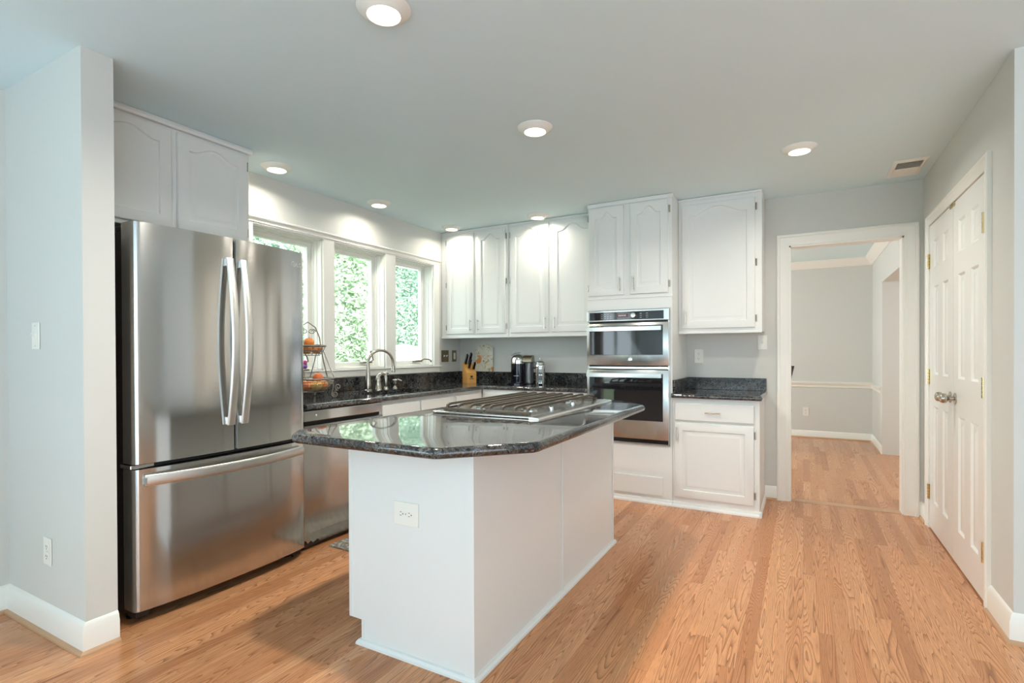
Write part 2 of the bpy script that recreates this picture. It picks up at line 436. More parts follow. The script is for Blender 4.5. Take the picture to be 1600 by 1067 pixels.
mb = MB(); mb.box(XL, YB, 0, DX0, YB+0.12, ZC); mb.box(DX1, YB, 0, 4.2, YB+0.12, ZC); mb.box(DX0, YB, DZ, DX1, YB+0.12, ZC)
struct('wall_back', mb, WALL)
CY0, CY1, CZ = 3.25, 4.505, 2.05
mb = MB(); mb.box(XR, YR, 0, XR+0.12, CY0, ZC); mb.box(XR, CY1, 0, XR+0.12, YB, ZC); mb.box(XR, CY0, CZ, XR+0.12, CY1, ZC)
mb.box(XR+0.12, YR, 0, 4.2, YR+0.12, ZC)
struct('wall_right', mb, WALL)
mb = MB()
mb.box(4.2, -7.2, 0, 4.36, -6.6, ZC); mb.box(4.2, -0.6, 0, 4.36, YB+0.12, ZC); mb.box(4.2, -6.6, 2.3, 4.36, -0.6, ZC)  # unseen glass openings enlarged so sun patches bounce light indoors
for y in (-4.6, -2.6): mb.box(4.2, y-0.06, 0, 4.36, y+0.06, 2.3)
struct('wall_far_right', mb, WALL)
mb = MB()
for a in ((-3.46, -2.7), (-0.8, 0.6), (2.5, 4.36)): mb.box(a[0], -7.36, 0, a[1], -7.2, ZC)
for a in ((-2.7, -0.8), (0.6, 2.5)): mb.box(a[0], -7.36, 0, a[1], -7.2, 0.45); mb.box(a[0], -7.36, 2.15, a[1], -7.2, ZC)
struct('wall_rear', mb, WALL)
# dining room
YD, XD = 8.4, 0.80
struct('wall_dining_back', MB().box(-3.1, YD, 0, 3.2, YD+0.12, ZC), WALL)
mb = MB(); mb.box(XD, 7.42, 0, XD+0.3, YD, ZC); mb.box(XD, YB+0.12, 2.0, XD+0.3, 7.42, ZC); mb.box(XD, YB+0.12, 0, XD+0.3, 5.3, 2.0)
struct('wall_dining_right', mb, WALL)
mb = MB(); mb.box(-3.22, YB+0.12, 0, -3.0, 5.7, ZC); mb.box(-3.22, 7.5, 0, -3.0, YD, ZC); mb.box(-3.22, 5.7, 0, -3.0, 7.5, 0.7); mb.box(-3.22, 5.7, 2.2, -3.0, 7.5, ZC)
struct('wall_dining_left', mb, WALL)
mb = MB(); mb.box(3.0, YB+0.12, 0, 3.2, 5.6, ZC); mb.box(3.0, 7.0, 0, 3.2, YD, ZC); mb.box(3.0, 5.6, 0, 3.2, 7.0, 0.6); mb.box(3.0, 5.6, 2.2, 3.2, 7.0, ZC)
struct('wall_hall_right', mb, WALL)
struct('sun_block_porch', MB().box(3.2, YB+0.3, 2.46, 7.0, YD+0.2, 2.6), TRIM)  # unseen slab added to keep the sun out of the hall opening

# unseen, assumed window openings: plain frames; side-wall glass enlarged for sun bounce
def plain_frame(name, axis, pos, a0, a1, z0, z1):
    mb = MB(); fw = 0.05
    def bx(p0, p1, q0, q1):
        if axis == 'y': mb.box(p0, pos-0.03, q0, p1, pos+0.03, q1)
        else: mb.box(pos-0.03, p0, q0, pos+0.03, p1, q1)
    bx(a0, a1, z0, z0+fw); bx(a0, a1, z1-fw, z1); bx(a0, a0+fw, z0, z1); bx(a1-fw, a1, z0, z1)
    m = (a0+a1)/2; bx(m-0.02, m+0.02, z0, z1)
    struct(name, mb, TRIM)
plain_frame('window_4', 'y', -7.28, -2.7, -0.8, 0.45, 2.15)
plain_frame('window_5', 'y', -7.28, 0.6, 2.5, 0.45, 2.15)
plain_frame('window_6', 'x', 4.28, -2.54, -0.6, 0.0, 2.3)
plain_frame('window_9', 'x', 4.28, -4.54, -2.66, 0.0, 2.3)
plain_frame('window_10', 'x', 4.28, -6.6, -4.66, 0.0, 2.3)
plain_frame('door_4', 'x', -3.38, -3.6, -0.8, 0.0, 2.12)
plain_frame('window_7', 'x', -3.1, 5.7, 7.5, 0.7, 2.2)
plain_frame('window_8', 'x', 3.1, 5.6, 7.0, 0.6, 2.2)

# kitchen windows
def kitchen_window(i, y0, y1):
    w_ = sgroup('window_%d' % i, (XL-0.1, (y0+y1)/2, WZ0))
    mb = MB(); j = 0.010                               # jamb lining with two stepped stops
    for x0, x1, d in ((XO, XL, j), (XL-0.10, XL-0.045, j+0.006), (XL-0.10, XL-0.075, j+0.012)):
        mb.box(x0, y0, WZ0, x1, y0+d, WZ1); mb.box(x0, y1-d, WZ0, x1, y1, WZ1)
        mb.box(x0, y0, WZ1-d, x1, y1, WZ1); mb.box(x0, y0, WZ0, x1, y1, WZ0+d)
    mb.obj('window_frame', TRIM, w_)
    a0, a1, b0, b1 = y0+j+0.004, y1-j-0.004, WZ0+j+0.004, WZ1-j-0.004
    sx0, sx1, sw = XL-0.145, XL-0.10, 0.042
    mb = MB()
    mb.box(sx0, a0, b0, sx1, a0+sw, b1, 0.004); mb.box(sx0, a1-sw, b0, sx1, a1, b1, 0.004)
    mb.box(sx0, a0+sw, b0, sx1, a1-sw, b0+sw, 0.004); mb.box(sx0, a0+sw, b1-sw, sx1, a1-sw, b1, 0.004)
    s_ = mb.obj('sash', TRIM, w_)
    MB().box(sx0+0.018, a0+sw-0.004, b0+sw-0.004, sx0+0.022, a1-sw+0.004, b1-sw+0.004).obj('pane', GLASS, s_)
    # crank operator on the sill
    yc = y1-0.16; zc = WZ0+0.05
    mb = MB(); mb.box(XL-0.09, yc-0.055, WZ0+0.042, XL-0.045, yc+0.055, zc+0.008, 0.006)
    if i == 3:
        mb.tube([(XL-0.06, yc+0.03, zc), (XL-0.03, yc+0.06, zc+0.018), (XL-0.02, yc+0.12, zc+0.014), (XL-0.015, yc+0.15, zc)], 0.006, 8); mb.ball((XL-0.015, yc+0.15, zc-0.004), 0.011)
    else:
        mb.tube([(XL-0.06, yc+0.03, zc), (XL-0.04, yc+0.055, zc+0.02), (XL-0.04, yc+0.045, zc+0.055), (XL-0.04, yc+0.025, zc+0.085)], 0.006, 8); mb.ball((XL-0.04, yc+0.03, zc+0.092), 0.011)
    mb.obj('crank_handle', PEWTER, w_, 40)
for i, (a, b) in enumerate(WIN): kitchen_window(i+1, a, b)
# casing round the three windows: head, mullions, side, sill
mb = MB(); c = 0.02
mb.box(XL, 2.17, WZ1, XL+c, 4.37, 2.128); mb.prism([(XL, 2.128), (XL+c+0.012, 2.128), (XL+c+0.016, 2.136), (XL+c+0.006, 2.146), (XL, 2.146)], 'y', 2.165, 4.375)
mb.box(XL, 2.17, WZ1+0.012, XL+c+0.006, 4.37, WZ1+0.02)
for a, b in ((2.17, 2.28), (2.88, 2.99), (3.58, 3.71), (4.28, 4.37)): mb.box(XL, a, WZ0, XL+c, b, WZ1, 0.002, 1)
mb.box(XL, 2.17, 1.005, XL+c, 4.37, WZ0, 0.002, 1); mb.box(XL, 2.15, WZ0-0.012, XL+c+0.012, 4.39, WZ0, 0.003)
struct('trim_1', mb, TRIM)

# door casings
def casing(mb, T, w_, h, cw=0.09, t=0.02):
    """casing round an opening w_ x h; origin at the lower left of the opening; flat with a bead on the outer and inner edge"""
    prof = [(0, 0), (0, t*0.55), (0.012, t*0.62), (0.02, t*0.5), (0.03, t*0.55), (cw*0.7, t*0.75), (cw*0.78, t), (cw-0.006, t), (cw, t*0.8), (cw, 0)]
    loops = []
    for base, dx, dy in (((0, 0), -1, 0), ((0, h), -1, 1), ((w_, h), 1, 1), ((w_, 0), 1, 0)):
        loops.append([T @ Vector((base[0]+dx*p, base[1]+dy*p, q)) for p, q in prof])
    mb.loops(loops)
mb = MB(); casing(mb, face_back(DX0, YB, 0), DX1-DX0, DZ)
casing(mb, face_front(DX1, YB+0.12, 0), DX1-DX0, DZ)
mb.box(DX0, YB, 0, DX0+0.012, YB+0.12, DZ); mb.box(DX1-0.012, YB, 0, DX1, YB+0.12, DZ); mb.box(DX0, YB, DZ-0.012, DX1, YB+0.12, DZ)
struct('trim_2', mb, TRIM, smooth=25)
mb = MB(); casing(mb, face_right(XR, CY1, 0), CY1-CY0, CZ, 0.07, 0.022)
struct('trim_3', mb, TRIM, smooth=25)

struct('trim_8', MB().box(DX0+0.012, YB+0.01, 0, DX1-0.012, YB+0.10, 0.0025), SHOE)
# baseboards + oak shoe
def baseboard(name, T, length, h=0.125, ends=(0, 0), shoe=True, t=0.016):
    mb = MB(T)
    prof = [(0, 0), (t, 0), (t, h*0.72), (t*0.75, h*0.80), (t*0.7, h*0.88), (t*0.3, h*0.97), (0, h)]   # (n, v)
    mb.loops([[(0-ends[0]*n_, v, n_) for n_, v in prof], [(length+ends[1]*n_, v, n_) for n_, v in prof]])
    o = struct(name, mb, TRIM, smooth=30)
    if shoe:
        mb = MB(T); s_ = 0.014
        prof = [(t, 0), (t+s_, 0), (t+s_*0.9, s_*0.55), (t+s_*0.5, s_*0.95), (t, s_*1.15)]
        mb.loops([[(0-ends[0]*n_, v, n_) for n_, v in prof], [(length+ends[1]*n_, v, n_) for n_, v in prof]])
        mb.obj('shoe_moulding', SHOE, o, 30)
    return o
baseboard('baseboard_partition', face_back(XLN, YP1, 0), XP-XLN, ends=(-1, 1))
baseboard('baseboard_partition_end', face_left(XP, YP1, 0), YP2-YP1, ends=(1, 0))
baseboard('baseboard_left', face_left(XLN, -0.8, 0), YP1+0.8, ends=(0, -1))
baseboard('baseboard_right', face_right(XR, CY0-0.07, 0), CY0-0.07-YR, ends=(0, 1))
baseboard('baseboard_right_return', face_back(XR, YR, 0), 1.6, ends=(1, 0))
baseboard('baseboard_back', face_back(-0.275, YB, 0), DX0-0.09+0.275, 0.11)
baseboard('baseboard_back_corner', face_back(DX1+0.09, YB, 0), XR-DX1-0.09, 0.11)
baseboard('baseboard_right_corner', face_right(XR, YB, 0), YB-CY1-0.07, 0.11, ends=(-1, 0))
baseboard('baseboard_dining', face_back(-3.0, YD, 0), XD+3.0, 0.10, ends=(0, -1))
baseboard('baseboard_dining_right', face_right(XD, YD, 0), YD-7.42, 0.10, ends=(-1, 0))
def moulding(name, T, length, prof, ends):
    mb = MB(T); mb.loops([[(0-ends[0]*n_, v, n_) for n_, v in prof], [(length+ends[1]*n_, v, n_) for n_, v in prof]])
    return struct(name, mb, TRIM, smooth=30)
rail = [(0, 0), (0.012, 0.004), (0.014, 0.03), (0.03, 0.05), (0.034, 0.07), (0.012, 0.08), (0, 0.08)]
moulding('trim_4', face_back(-3.0, YD, 0.70), XD+3.0, rail, (0, -1))
moulding('trim_5', face_right(XD, YD, 0.70), YD-7.44, rail, (-1, 0))
crown = [(0, 0), (0.012, 0), (0.018, 0.012), (0.05, 0.045), (0.075, 0.08), (0.085, 0.09), (0.085, 0.10), (0, 0.10)]
moulding('trim_6', face_back(-3.0, YD, ZC-0.10), XD+3.0, crown, (0, -1))
moulding('trim_7', face_right(XD, YD, ZC-0.10), YD-YB-0.12, crown, (-1, 0))

# closet double doors
def closet_leaf(name, y_left, y_right, knob_side, open_):
    W = y_left-y_right-0.004; H = CZ-0.012
    d = sgroup(name, (XR, y_left, 0.008))
    T = face_right(XR+0.030, y_left-0.002, 0.008)
    st = 0.115*W/0.62; pw = (W-3*st)/2
    panel_leaf(T, W, H, 0.035, [(st, st+pw), (2*st+pw, 2*st+2*pw)], [(0.19, 0.83), (1.04, 1.62), (1.74, 1.92)]).obj('door_panel', DOORP, d, 30)
    hu = 0 if knob_side == 'r' else W
    for hz in (0.24, 1.02, 1.80):
        mb = MB(T @ Matrix.Translation((hu, hz, 0.035)))
        mb.box(-0.016, -0.05, 0, 0.016, 0.05, 0.003)
        for k in range(5): mb.tube([(0, -0.05+k*0.02+0.001, 0.008), (0, -0.05+(k+1)*0.02-0.001, 0.008)], 0.007, 10)
        mb.obj('hinge', BRASS, d, 40)
    ku = W-0.055 if knob_side == 'r' else 0.055
    mb = MB(T @ Matrix.Translation((ku, 0.925, 0.035)))
    mb.lathe([(0.032, 0), (0.032, 0.006), (0.012, 0.010), (0.010, 0.028), (0.016, 0.034), (0.027, 0.042), (0.029, 0.055), (0.024, 0.068), (0.010, 0.074), (0.001, 0.075)], n=20)
    mb.obj('door_knob', NICKEL, d, 40)
    mu = W-0.03 if knob_side == 'r' else 0.03
    mb = MB(T @ Matrix.Translation((mu, H, 0.035))); mb.box(-0.02, -0.022, 0, 0.02, 0.004, 0.006, 0.002)
    mb.obj('catch', BRASS, d)
closet_leaf('door_1', CY1-0.001, 3.868, 'r', 0)
closet_leaf('door_2', 3.868, CY0+0.001, 'l', 0)

# ------------------------------------------------------------------ cabinets
def cab_box(t, x0, y0, z0, x1, y1, z1, name='cabinet_body'):
    return MB().box(x0, y0, z0, x1, y1, z1, 0.0015, 1).obj(name, CAB, t)
def hinges_on(T, d, side, W, zs):
    for z in zs: cab_hinge(T @ Matrix.Translation((-0.008 if side == 'l' else W+0.008, z, 0.0)), d)

# over the fridge
t = thing('fridge_cabinet', 'white two-door wall cabinet hung above the refrigerator', 'cabinet', (-3.1, 1.55, 1.85))
cab_box(t, XL+0.002, YP2+0.002, 1.85, -2.95, 2.03, 2.435)
MB().prism([(-2.95, 2.405), (-2.925, 2.405), (-2.922, 2.42), (-2.93, 2.437), (-2.95, 2.437)], 'y', YP2+0.002, 2.04).obj('top_moulding', CAB, t)
for ya, yb, sd in ((1.16, 1.573, 'l'), (1.605, 2.008, 'r')):
    T = face_left(-2.949, ya, 1.872); d = arch_door(T, yb-ya, 0.52, 0.042).obj('door', CAB, t, 30)
    hinges_on(T, d, sd, yb-ya, (0.06, 0.46))

# wall cabinets left of the ovens
def wall_cab(label, x0, x1, doors, z0=1.357):
    yb_ = YB-0.002; yf = 4.43
    t = thing('wall_cabinet', label, 'cabinet', ((x0+x1)/2, 4.6, z0))
    cab_box(t, x0, yf, z0, x1, yb_, 2.437)
    MB().box(x0, yf-0.012, 2.418, x1, yf, 2.437, 0.003).obj('top_moulding', CAB, t)
    MB().box(x0, yf-0.006, z0-0.010, x1, yf+0.02, z0+0.008, 0.003).obj('bottom_rail', CAB, t)
    for (a, b, sd, arch, sharp, zz0, zz1) in doors:
        T = face_back(a, yf+0.001, zz0); H = zz1-zz0
        d = arch_door(T, b-a, H, arch, sharp=sharp).obj('door', CAB, t, 30)
        pull(T @ Matrix.Translation((b-a-0.03 if sd == 'l' else 0.03, 0.085, 0.02)), d, 0.11)
        hinges_on(T, d, sd, b-a, (0.07, H*0.5, H-0.07))
    return t
wall_cab('white two-door wall cabinet in the corner beside the windows', -3.286, -2.490, [(-3.215, -2.881, 'l', 0.055, 0.8, 1.388, 2.40), (-2.851, -2.520, 'r', 0.055, 0.8, 1.388, 2.40)])
wall_cab('white two-door wall cabinet hanging over the coffee machine, left of the ovens', -2.486, -1.590, [(-2.462, -2.057, 'l', 0.065, 0.85, 1.388, 2.40), (-2.024, -1.612, 'r', 0.065, 0.85, 1.388, 2.40)])
wall_cab('white single-door wall cabinet right of the ovens above the short counter', -0.893, -0.275, [(-0.865, -0.322, 'r', 0.062, 0.95, 1.388, 2.385)])

# tall oven cabinet
TX0, TX1, TY = -1.588, -0.895, 4.197
t = thing('oven_cabinet', 'tall white floor-to-ceiling cabinet that holds the double oven', 'cabinet', ((TX0+TX1)/2, 4.45, 0))
mb = MB()
mb.box(TX0, TY, 0, TX0+0.02, YB-0.002, 2.437); mb.box(TX1-0.02, TY, 0, TX1, YB-0.002, 2.437); mb.box(TX0+0.02, YB-0.03, 0, TX1-0.02, YB-0.002, 2.437)
mb.box(TX0+0.02, TY, 1.548, TX1-0.02, YB-0.03, 2.437); mb.box(TX0+0.02, TY, 0, TX1-0.02, YB-0.03, 0.462)
mb.obj('cabinet_body', CAB, t)
MB().box(TX0-0.002, TY-0.014, 2.405, TX1+0.012, TY+0.0, 2.437, 0.004).obj('top_moulding', CAB, t)
MB().box(TX0, TY-0.006, 1.636, TX1+0.006, TY+0.001, 1.650, 0.002).obj('middle_moulding', CAB, t)
for a, b, sd in ((-1.578, -1.277, 'l'), (-1.224, -0.922, 'r')):
    T = face_back(a, TY+0.001, 1.668); d = arch_door(T, b-a, 0.728, 0.058, sharp=0.8).obj('door', CAB, t, 30)
    pull(T @ Matrix.Translation((b-a-0.03 if sd == 'l' else 0.03, 0.085, 0.02)), d, 0.11)
    hinges_on(T, d, sd, b-a, (0.07, 0.655))
MB().box(-1.53, TY-0.018, 0.065, -0.967, TY, 0.212, 0.004).obj('drawer_front', CAB, t)
MB().prism([(TY, 0.0), (TY-0.028, 0.0), (TY-0.026, 0.012), (TY-0.016, 0.022), (TY-0.012, 0.035), (TY, 0.040)], 'x', TX0, TX1).obj('base_moulding', CAB, t)

# double wall oven
OX0, OX1 = -1.586, -0.912
o_ = thing('wall_oven', 'stainless double wall oven built into the tall white cabinet', 'oven', ((OX0+OX1)/2, 4.4, 0.466))
F_ = TY
MB().box(OX0+0.012, F_-0.004, 0.468, OX1-0.012, 4.70, 1.543).obj('oven_body', DARKG, o_)
mb = MB(); mb.box(OX0, F_-0.012, 0.466, OX0+0.012, F_, 1.545); mb.box(OX1-0.012, F_-0.012, 0.466, OX1, F_, 1.545)
mb.box(OX0, F_-0.016, 0.466, OX1, F_, 0.474); mb.obj('surround_trim', STEELB, o_)
cp = MB().box(OX0, F_-0.035, 1.450, OX1, F_-0.002, 1.545, 0.006).obj('control_panel', STEELB, o_)
MB().box(OX0+0.022, F_-0.037, 1.462, OX1-0.04, F_-0.030, 1.528, 0.002).obj('panel_glass', GLASSB, cp)
MB().box(-1.33, F_-0.0385, 1.482, -1.235, F_-0.034, 1.512).obj('display', REDD, cp)
MB().lathe([(0.021, -0.037), (0.021, -0.052), (0.017, -0.056), (0.001, -0.057)], (-1.19, F_, 1.496), 'y', 20).obj('dial', STEELB, cp, 40)
for i in range(4):
    for k in range(3): MB().box(-1.46+i*0.025, F_-0.0382, 1.476+k*0.016, -1.447+i*0.025, F_-0.034, 1.479+k*0.016).obj('key_marking', PALE, cp)
for i in range(2):
    for k in range(3): MB().box(-1.14+i*0.05, F_-0.0382, 1.476+k*0.016, -1.125+i*0.05, F_-0.034, 1.479+k*0.016).obj('key_marking', PALE, cp)
for k in range(5): MB().box(-1.312+k*0.013, F_-0.0395, 1.491, -1.305+k*0.013, F_-0.0384, 1.504).obj('display_digit', PALE, cp)
def oven_door(z0, z1, wz0, wz1, hz, logo):
    d = MB().box(OX0+0.002, F_-0.042, z0, OX1-0.002, F_-0.004, z1, 0.005).obj('oven_door', STEELB, o_, 40)
    MB().box(OX0+0.024, F_-0.0435, wz0, OX1-0.045, F_-0.038, wz1, 0.002).obj('oven_window', GLASSB, d)
    mb = MB(); mb.bar([(OX0+0.014, F_-0.082, hz), (OX1-0.05, F_-0.082, hz)], (0, 0, 1), (0, 1, 0), 0.032, 0.016)
    for x in (OX0+0.03, OX1-0.066): mb.box(x-0.012, F_-0.082, hz-0.012, x+0.012, F_-0.042, hz+0.012)
    mb.obj('handle', STEELB, d)
    if logo:
        MB().lathe([(0.019, -0.042), (0.019, -0.0445), (0.015, -0.0455), (0.001, -0.0455)], ((OX0+OX1)/2+0.03, F_, z0+0.048), 'y', 24).obj('logo_badge', CHROME, d, 40)
oven_door(1.093, 1.438, 1.178, 1.415, 1.388, True)
oven_door(0.508, 1.058, 0.655, 1.03, 1.015, False)
for z0, z1 in ((1.440, 1.448), (1.060, 1.091), (0.474, 0.506)): MB().box(OX0+0.014, F_-0.008, z0, OX1-0.014, F_+0.0, z1).obj('vent_slot', BLACK, o_)
MB().box(OX0+0.004, F_-0.03, 1.064, OX1-0.004, F_-0.008, 1.084, 0.003).obj('vent_trim', STEELB, o_)

# base cabinet right of the ovens
t = thing('base_cabinet', 'white base cabinet with one drawer and one door, right of the ovens', 'cabinet', (-0.585, 4.45, 0))
cab_box(t, -0.893, TY, 0.0, -0.276, YB-0.002, 0.844)
MB().box(-0.874, TY-0.018, 0.674, -0.312, TY, 0.806, 0.005).obj('drawer', CAB, t)
pull(face_back(-0.593, TY-0.018, 0.742), t.children[-1], 0.11, False)
T = face_back(-0.876, TY+0.001, 0.078); d = arch_door(T, 0.562, 0.58, 0.0, rail=0.06).obj('door', CAB, t, 30)
pull(T @ Matrix.Translation((0.022, 0.49, 0.02)), d, 0.11); hinges_on(T, d, 'r', 0.562, (0.07, 0.51))
mb = MB(); mb.prism([(TY, 0.0), (TY-0.028, 0.0), (TY-0.026, 0.012), (TY-0.016, 0.022), (TY-0.012, 0.035), (TY, 0.040)], 'x', -0.893, -0.262)
mb.prism([(-0.276, 0), (-0.262, 0), (-0.263, 0.02), (-0.270, 0.035), (-0.276, 0.040)], 'y', TY-0.028, YB-0.002); mb.obj('base_moulding', CAB, t)

def bull(mb, axis, a0, a1, c0, zc, r, sgn):
    """half-round counter edge along an axis; c0 = coordinate of the flat face"""
    pts = [(c0+sgn*r*math.cos(a), zc+r*math.sin(a)) for a in [(-PI/2)+PI*k/10 for k in range(11)]]
    mb.prism([(c0, zc-r)]+pts[1:-1]+[(c0, zc+r)], axis, a0, a1)
ZK, TK = 0.881, 0.036
zc, rr = ZK-TK/2, TK/2
t = thing('countertop', 'short dark granite countertop right of the ovens', 'countertop', (-0.58, 4.45, ZK-TK))
mb = MB(); mb.box(-0.894, 4.168, ZK-TK, -0.272, YB-0.001, ZK); bull(mb, 'x', -0.894, -0.262, 4.168, zc, rr, -1)
mb.prism([(-0.272, zc-rr), (-0.262, zc-rr*0.7), (-0.256, zc), (-0.262, zc+rr*0.7), (-0.272, zc+rr)], 'y', 4.168, YB-0.001)
mb.obj('slab', GRAN, t, 30)
mb = MB(); mb.box(-0.894, YB-0.022, ZK, -0.262, YB-0.001, 0.982, 0.002, 1); mb.box(-0.894, 4.20, ZK, -0.874, YB-0.022, 0.982, 0.002, 1); mb.obj('backsplash', GRANB, t)

# L-shaped counter, left wall and back wall
CXF, CYF, ZL = -2.600, 4.165, 0.893
zc = ZL-TK/2
SK = (-3.03, -2.68, 2.86, 3.56)     # sink cut-out
t = thing('countertop', 'long L-shaped dark granite countertop under the windows', 'countertop', (-2.9, 3.5, ZL-TK))
mb = MB(); xf = CXF-rr; yf = CYF+rr
mb.box(XL+0.001, 2.16, ZL-TK, xf, SK[2], ZL); mb.box(XL+0.001, SK[2], ZL-TK, SK[0], SK[3], ZL); mb.box(SK[1], SK[2], ZL-TK, xf, SK[3], ZL)
mb.box(XL+0.001, SK[3], ZL-TK, xf, YB-0.001, ZL); mb.box(xf, yf, ZL-TK, TX0-0.001, YB-0.001, ZL)
bull(mb, 'y', 2.16, yf, xf, zc, rr, 1); bull(mb, 'x', xf, TX0-0.001, yf, zc, rr, -1)
mb.obj('slab', GRAN, t, 30)
mb = MB(); mb.box(XL+0.001, 2.16, ZL, XL+0.022, YB-0.001, 1.0, 0.002, 1); mb.box(XL+0.022, YB-0.022, ZL, TX0-0.001, YB-0.001, 1.0, 0.002, 1); mb.obj('backsplash', GRANB, t)
# sink
t = thing('kitchen_sink', 'undermounted double-bowl steel sink below the windows', 'sink', ((SK[0]+SK[1])/2, 3.2, 0.66))
def bowl(y0, y1, zb):
    mb = MB(); x0, x1 = SK[0]-0.006, SK[1]+0.006; zt = ZL-TK-0.001
    def R(d, z): 
        pts = []; r = 0.05
        for cx_, cy_, a0 in ((x1-d-r, y1-d-r, 0), (x0+d+r, y1-d-r, PI/2), (x0+d+r, y0+d+r, PI), (x1-d-r, y0+d+r, 1.5*PI)):
            for k in range(5): pts.append((cx_+r*math.cos(a0+k*PI/8), cy_+r*math.sin(a0+k*PI/8), z))
        return pts
    mb.loops([R(-0.015, zt-0.003), R(-0.015, zt), R(0, zt), R(0.004, zb+0.03), R(0.03, zb), R(0.06, zb-0.002)], cap0=False, cap1=True)
    b_ = mb.obj('bowl', STEEL, t, 40)
    MB().lathe([(0.045, 0.0), (0.04, 0.004), (0.02, 0.002), (0.001, 0.001)], ((x0+x1)/2, (y0+y1)/2, zb), 'z', 20).obj('drain', CHROME, b_, 40)
bowl(SK[2], 3.25, 0.70); bowl(3.275, SK[3], 0.72)

# base cabinets under the L counter
def base_run(label, T, W, fronts, H=0.856, D=0.60, toe=0.075, hollow=False):
    org = T @ Vector((W/2, 0, 0))
    t = thing('base_cabinet', label, 'cabinet', org)
    mb = MB(T)
    if hollow:
        mb.box(0, 0.10, -D, W, 0.62, -0.02); mb.box(0, 0.10, -0.02, W, H, 0, 0.0015, 1); mb.box(0, 0.62, -D, 0.018, H, -0.02); mb.box(W-0.018, 0.62, -D, W, H, -0.02)
    else: mb.box(0, 0.10, -D, W, H, 0, 0.0015, 1)
    mb.box(0, 0, -D, W, 0.10, -toe); mb.obj('cabinet_body', CAB, t)
    for kind, a, b, z0, z1, sd in fronts:
        TT = T @ Matrix.Translation((a, z0, 0.001))
        if kind == 'drawer':
            MB(TT).box(0, 0, 0, b-a, z1-z0, 0.018, 0.005).obj('drawer_front', CAB, t)
        else:
            d = arch_door(TT, b-a, z1-z0, 0.0).obj('door', CAB, t, 30)
            pull(TT @ Matrix.Translation((b-a-0.03 if sd == 'l' else 0.03, z1-z0-0.09, 0.02)), d, 0.11)
    return t
XF = -2.645
T = face_left(XF, 2.825, 0)
base_run('white sink base cabinet under the faucet, between dishwasher and corner', T, 0.905, [('drawer', 0.01, 0.425, 0.695, 0.828, ''), ('drawer', 0.45, 0.885, 0.695, 0.828, ''), ('door', 0.01, 0.425, 0.125, 0.675, 'l'), ('door', 0.45, 0.885, 0.125, 0.675, 'r')], D=0.638, hollow=True)
T = face_left(XF, 3.735, 0)
base_run('white corner base cabinet where the two counters meet', T, 0.45, [('drawer', 0.02, 0.40, 0.695, 0.828, ''), ('door', 0.02, 0.40, 0.125, 0.675, 'l')], D=0.638)
T = face_back(XF+0.002, 4.19, 0)
base_run('white base cabinet against the back wall, left of the ovens behind the island', T, TX0-0.002-XF-0.002, [('drawer', 0.04, 0.53, 0.695, 0.828, ''), ('drawer', 0.56, 1.06, 0.695, 0.828, ''), ('door', 0.04, 0.53, 0.125, 0.675, 'l'), ('door', 0.56, 1.06, 0.125, 0.675, 'r')], D=0.565)

# dishwasher
DY0, DY1, DXF = 2.150, 2.818, -2.622
t = thing('dishwasher', 'stainless dishwasher between the refrigerator and the sink cabinet', 'dishwasher', (-2.95, 2.51, 0))
MB().box(XL+0.03, DY0, 0.02, DXF-0.03, DY1, 0.850).obj('tub', DARKG, t)
MB().box(DXF-0.03, DY0, 0.788, DXF+0.004, DY1, 0.852, 0.004).obj('control_strip', STEEL, t)
d = MB().box(DXF-0.03, DY0, 0.105, DXF, DY1, 0.755, 0.004).obj('door', STEEL, t)
MB().box(DXF-0.028, DY0+0.004, 0.755, DXF-0.022, DY1-0.004, 0.788).obj('handle_recess', SLOT, d)
MB().prism([(DXF, 0.738), (DXF+0.008, 0.745), (DXF+0.006, 0.763), (DXF-0.004, 0.767), (DXF-0.004, 0.738)], 'y', DY0, DY1).obj('handle_lip', STEELB, d)
mb = MB(); mb.prism([(DY1, 0.03), (DY1, 0.098), (DY0, 0.098), (DY0, 0.05), (DY0+0.03, 0.062), (DY0+0.045, 0.04), (DY0+0.07, 0.052), (DY0+0.085, 0.035), (DY0+0.12, 0.05), (DY0+0.14, 0.03)], 'x', DXF-0.035, DXF-0.025); mb.obj('kick_plate', STEELB, t)
MB().lathe([(0.006, 0), (0.006, 0.003), (0.001, 0.004)], (DXF+0.003, DY0+0.09, 0.823), 'x', 12).obj('button', PALE, t)

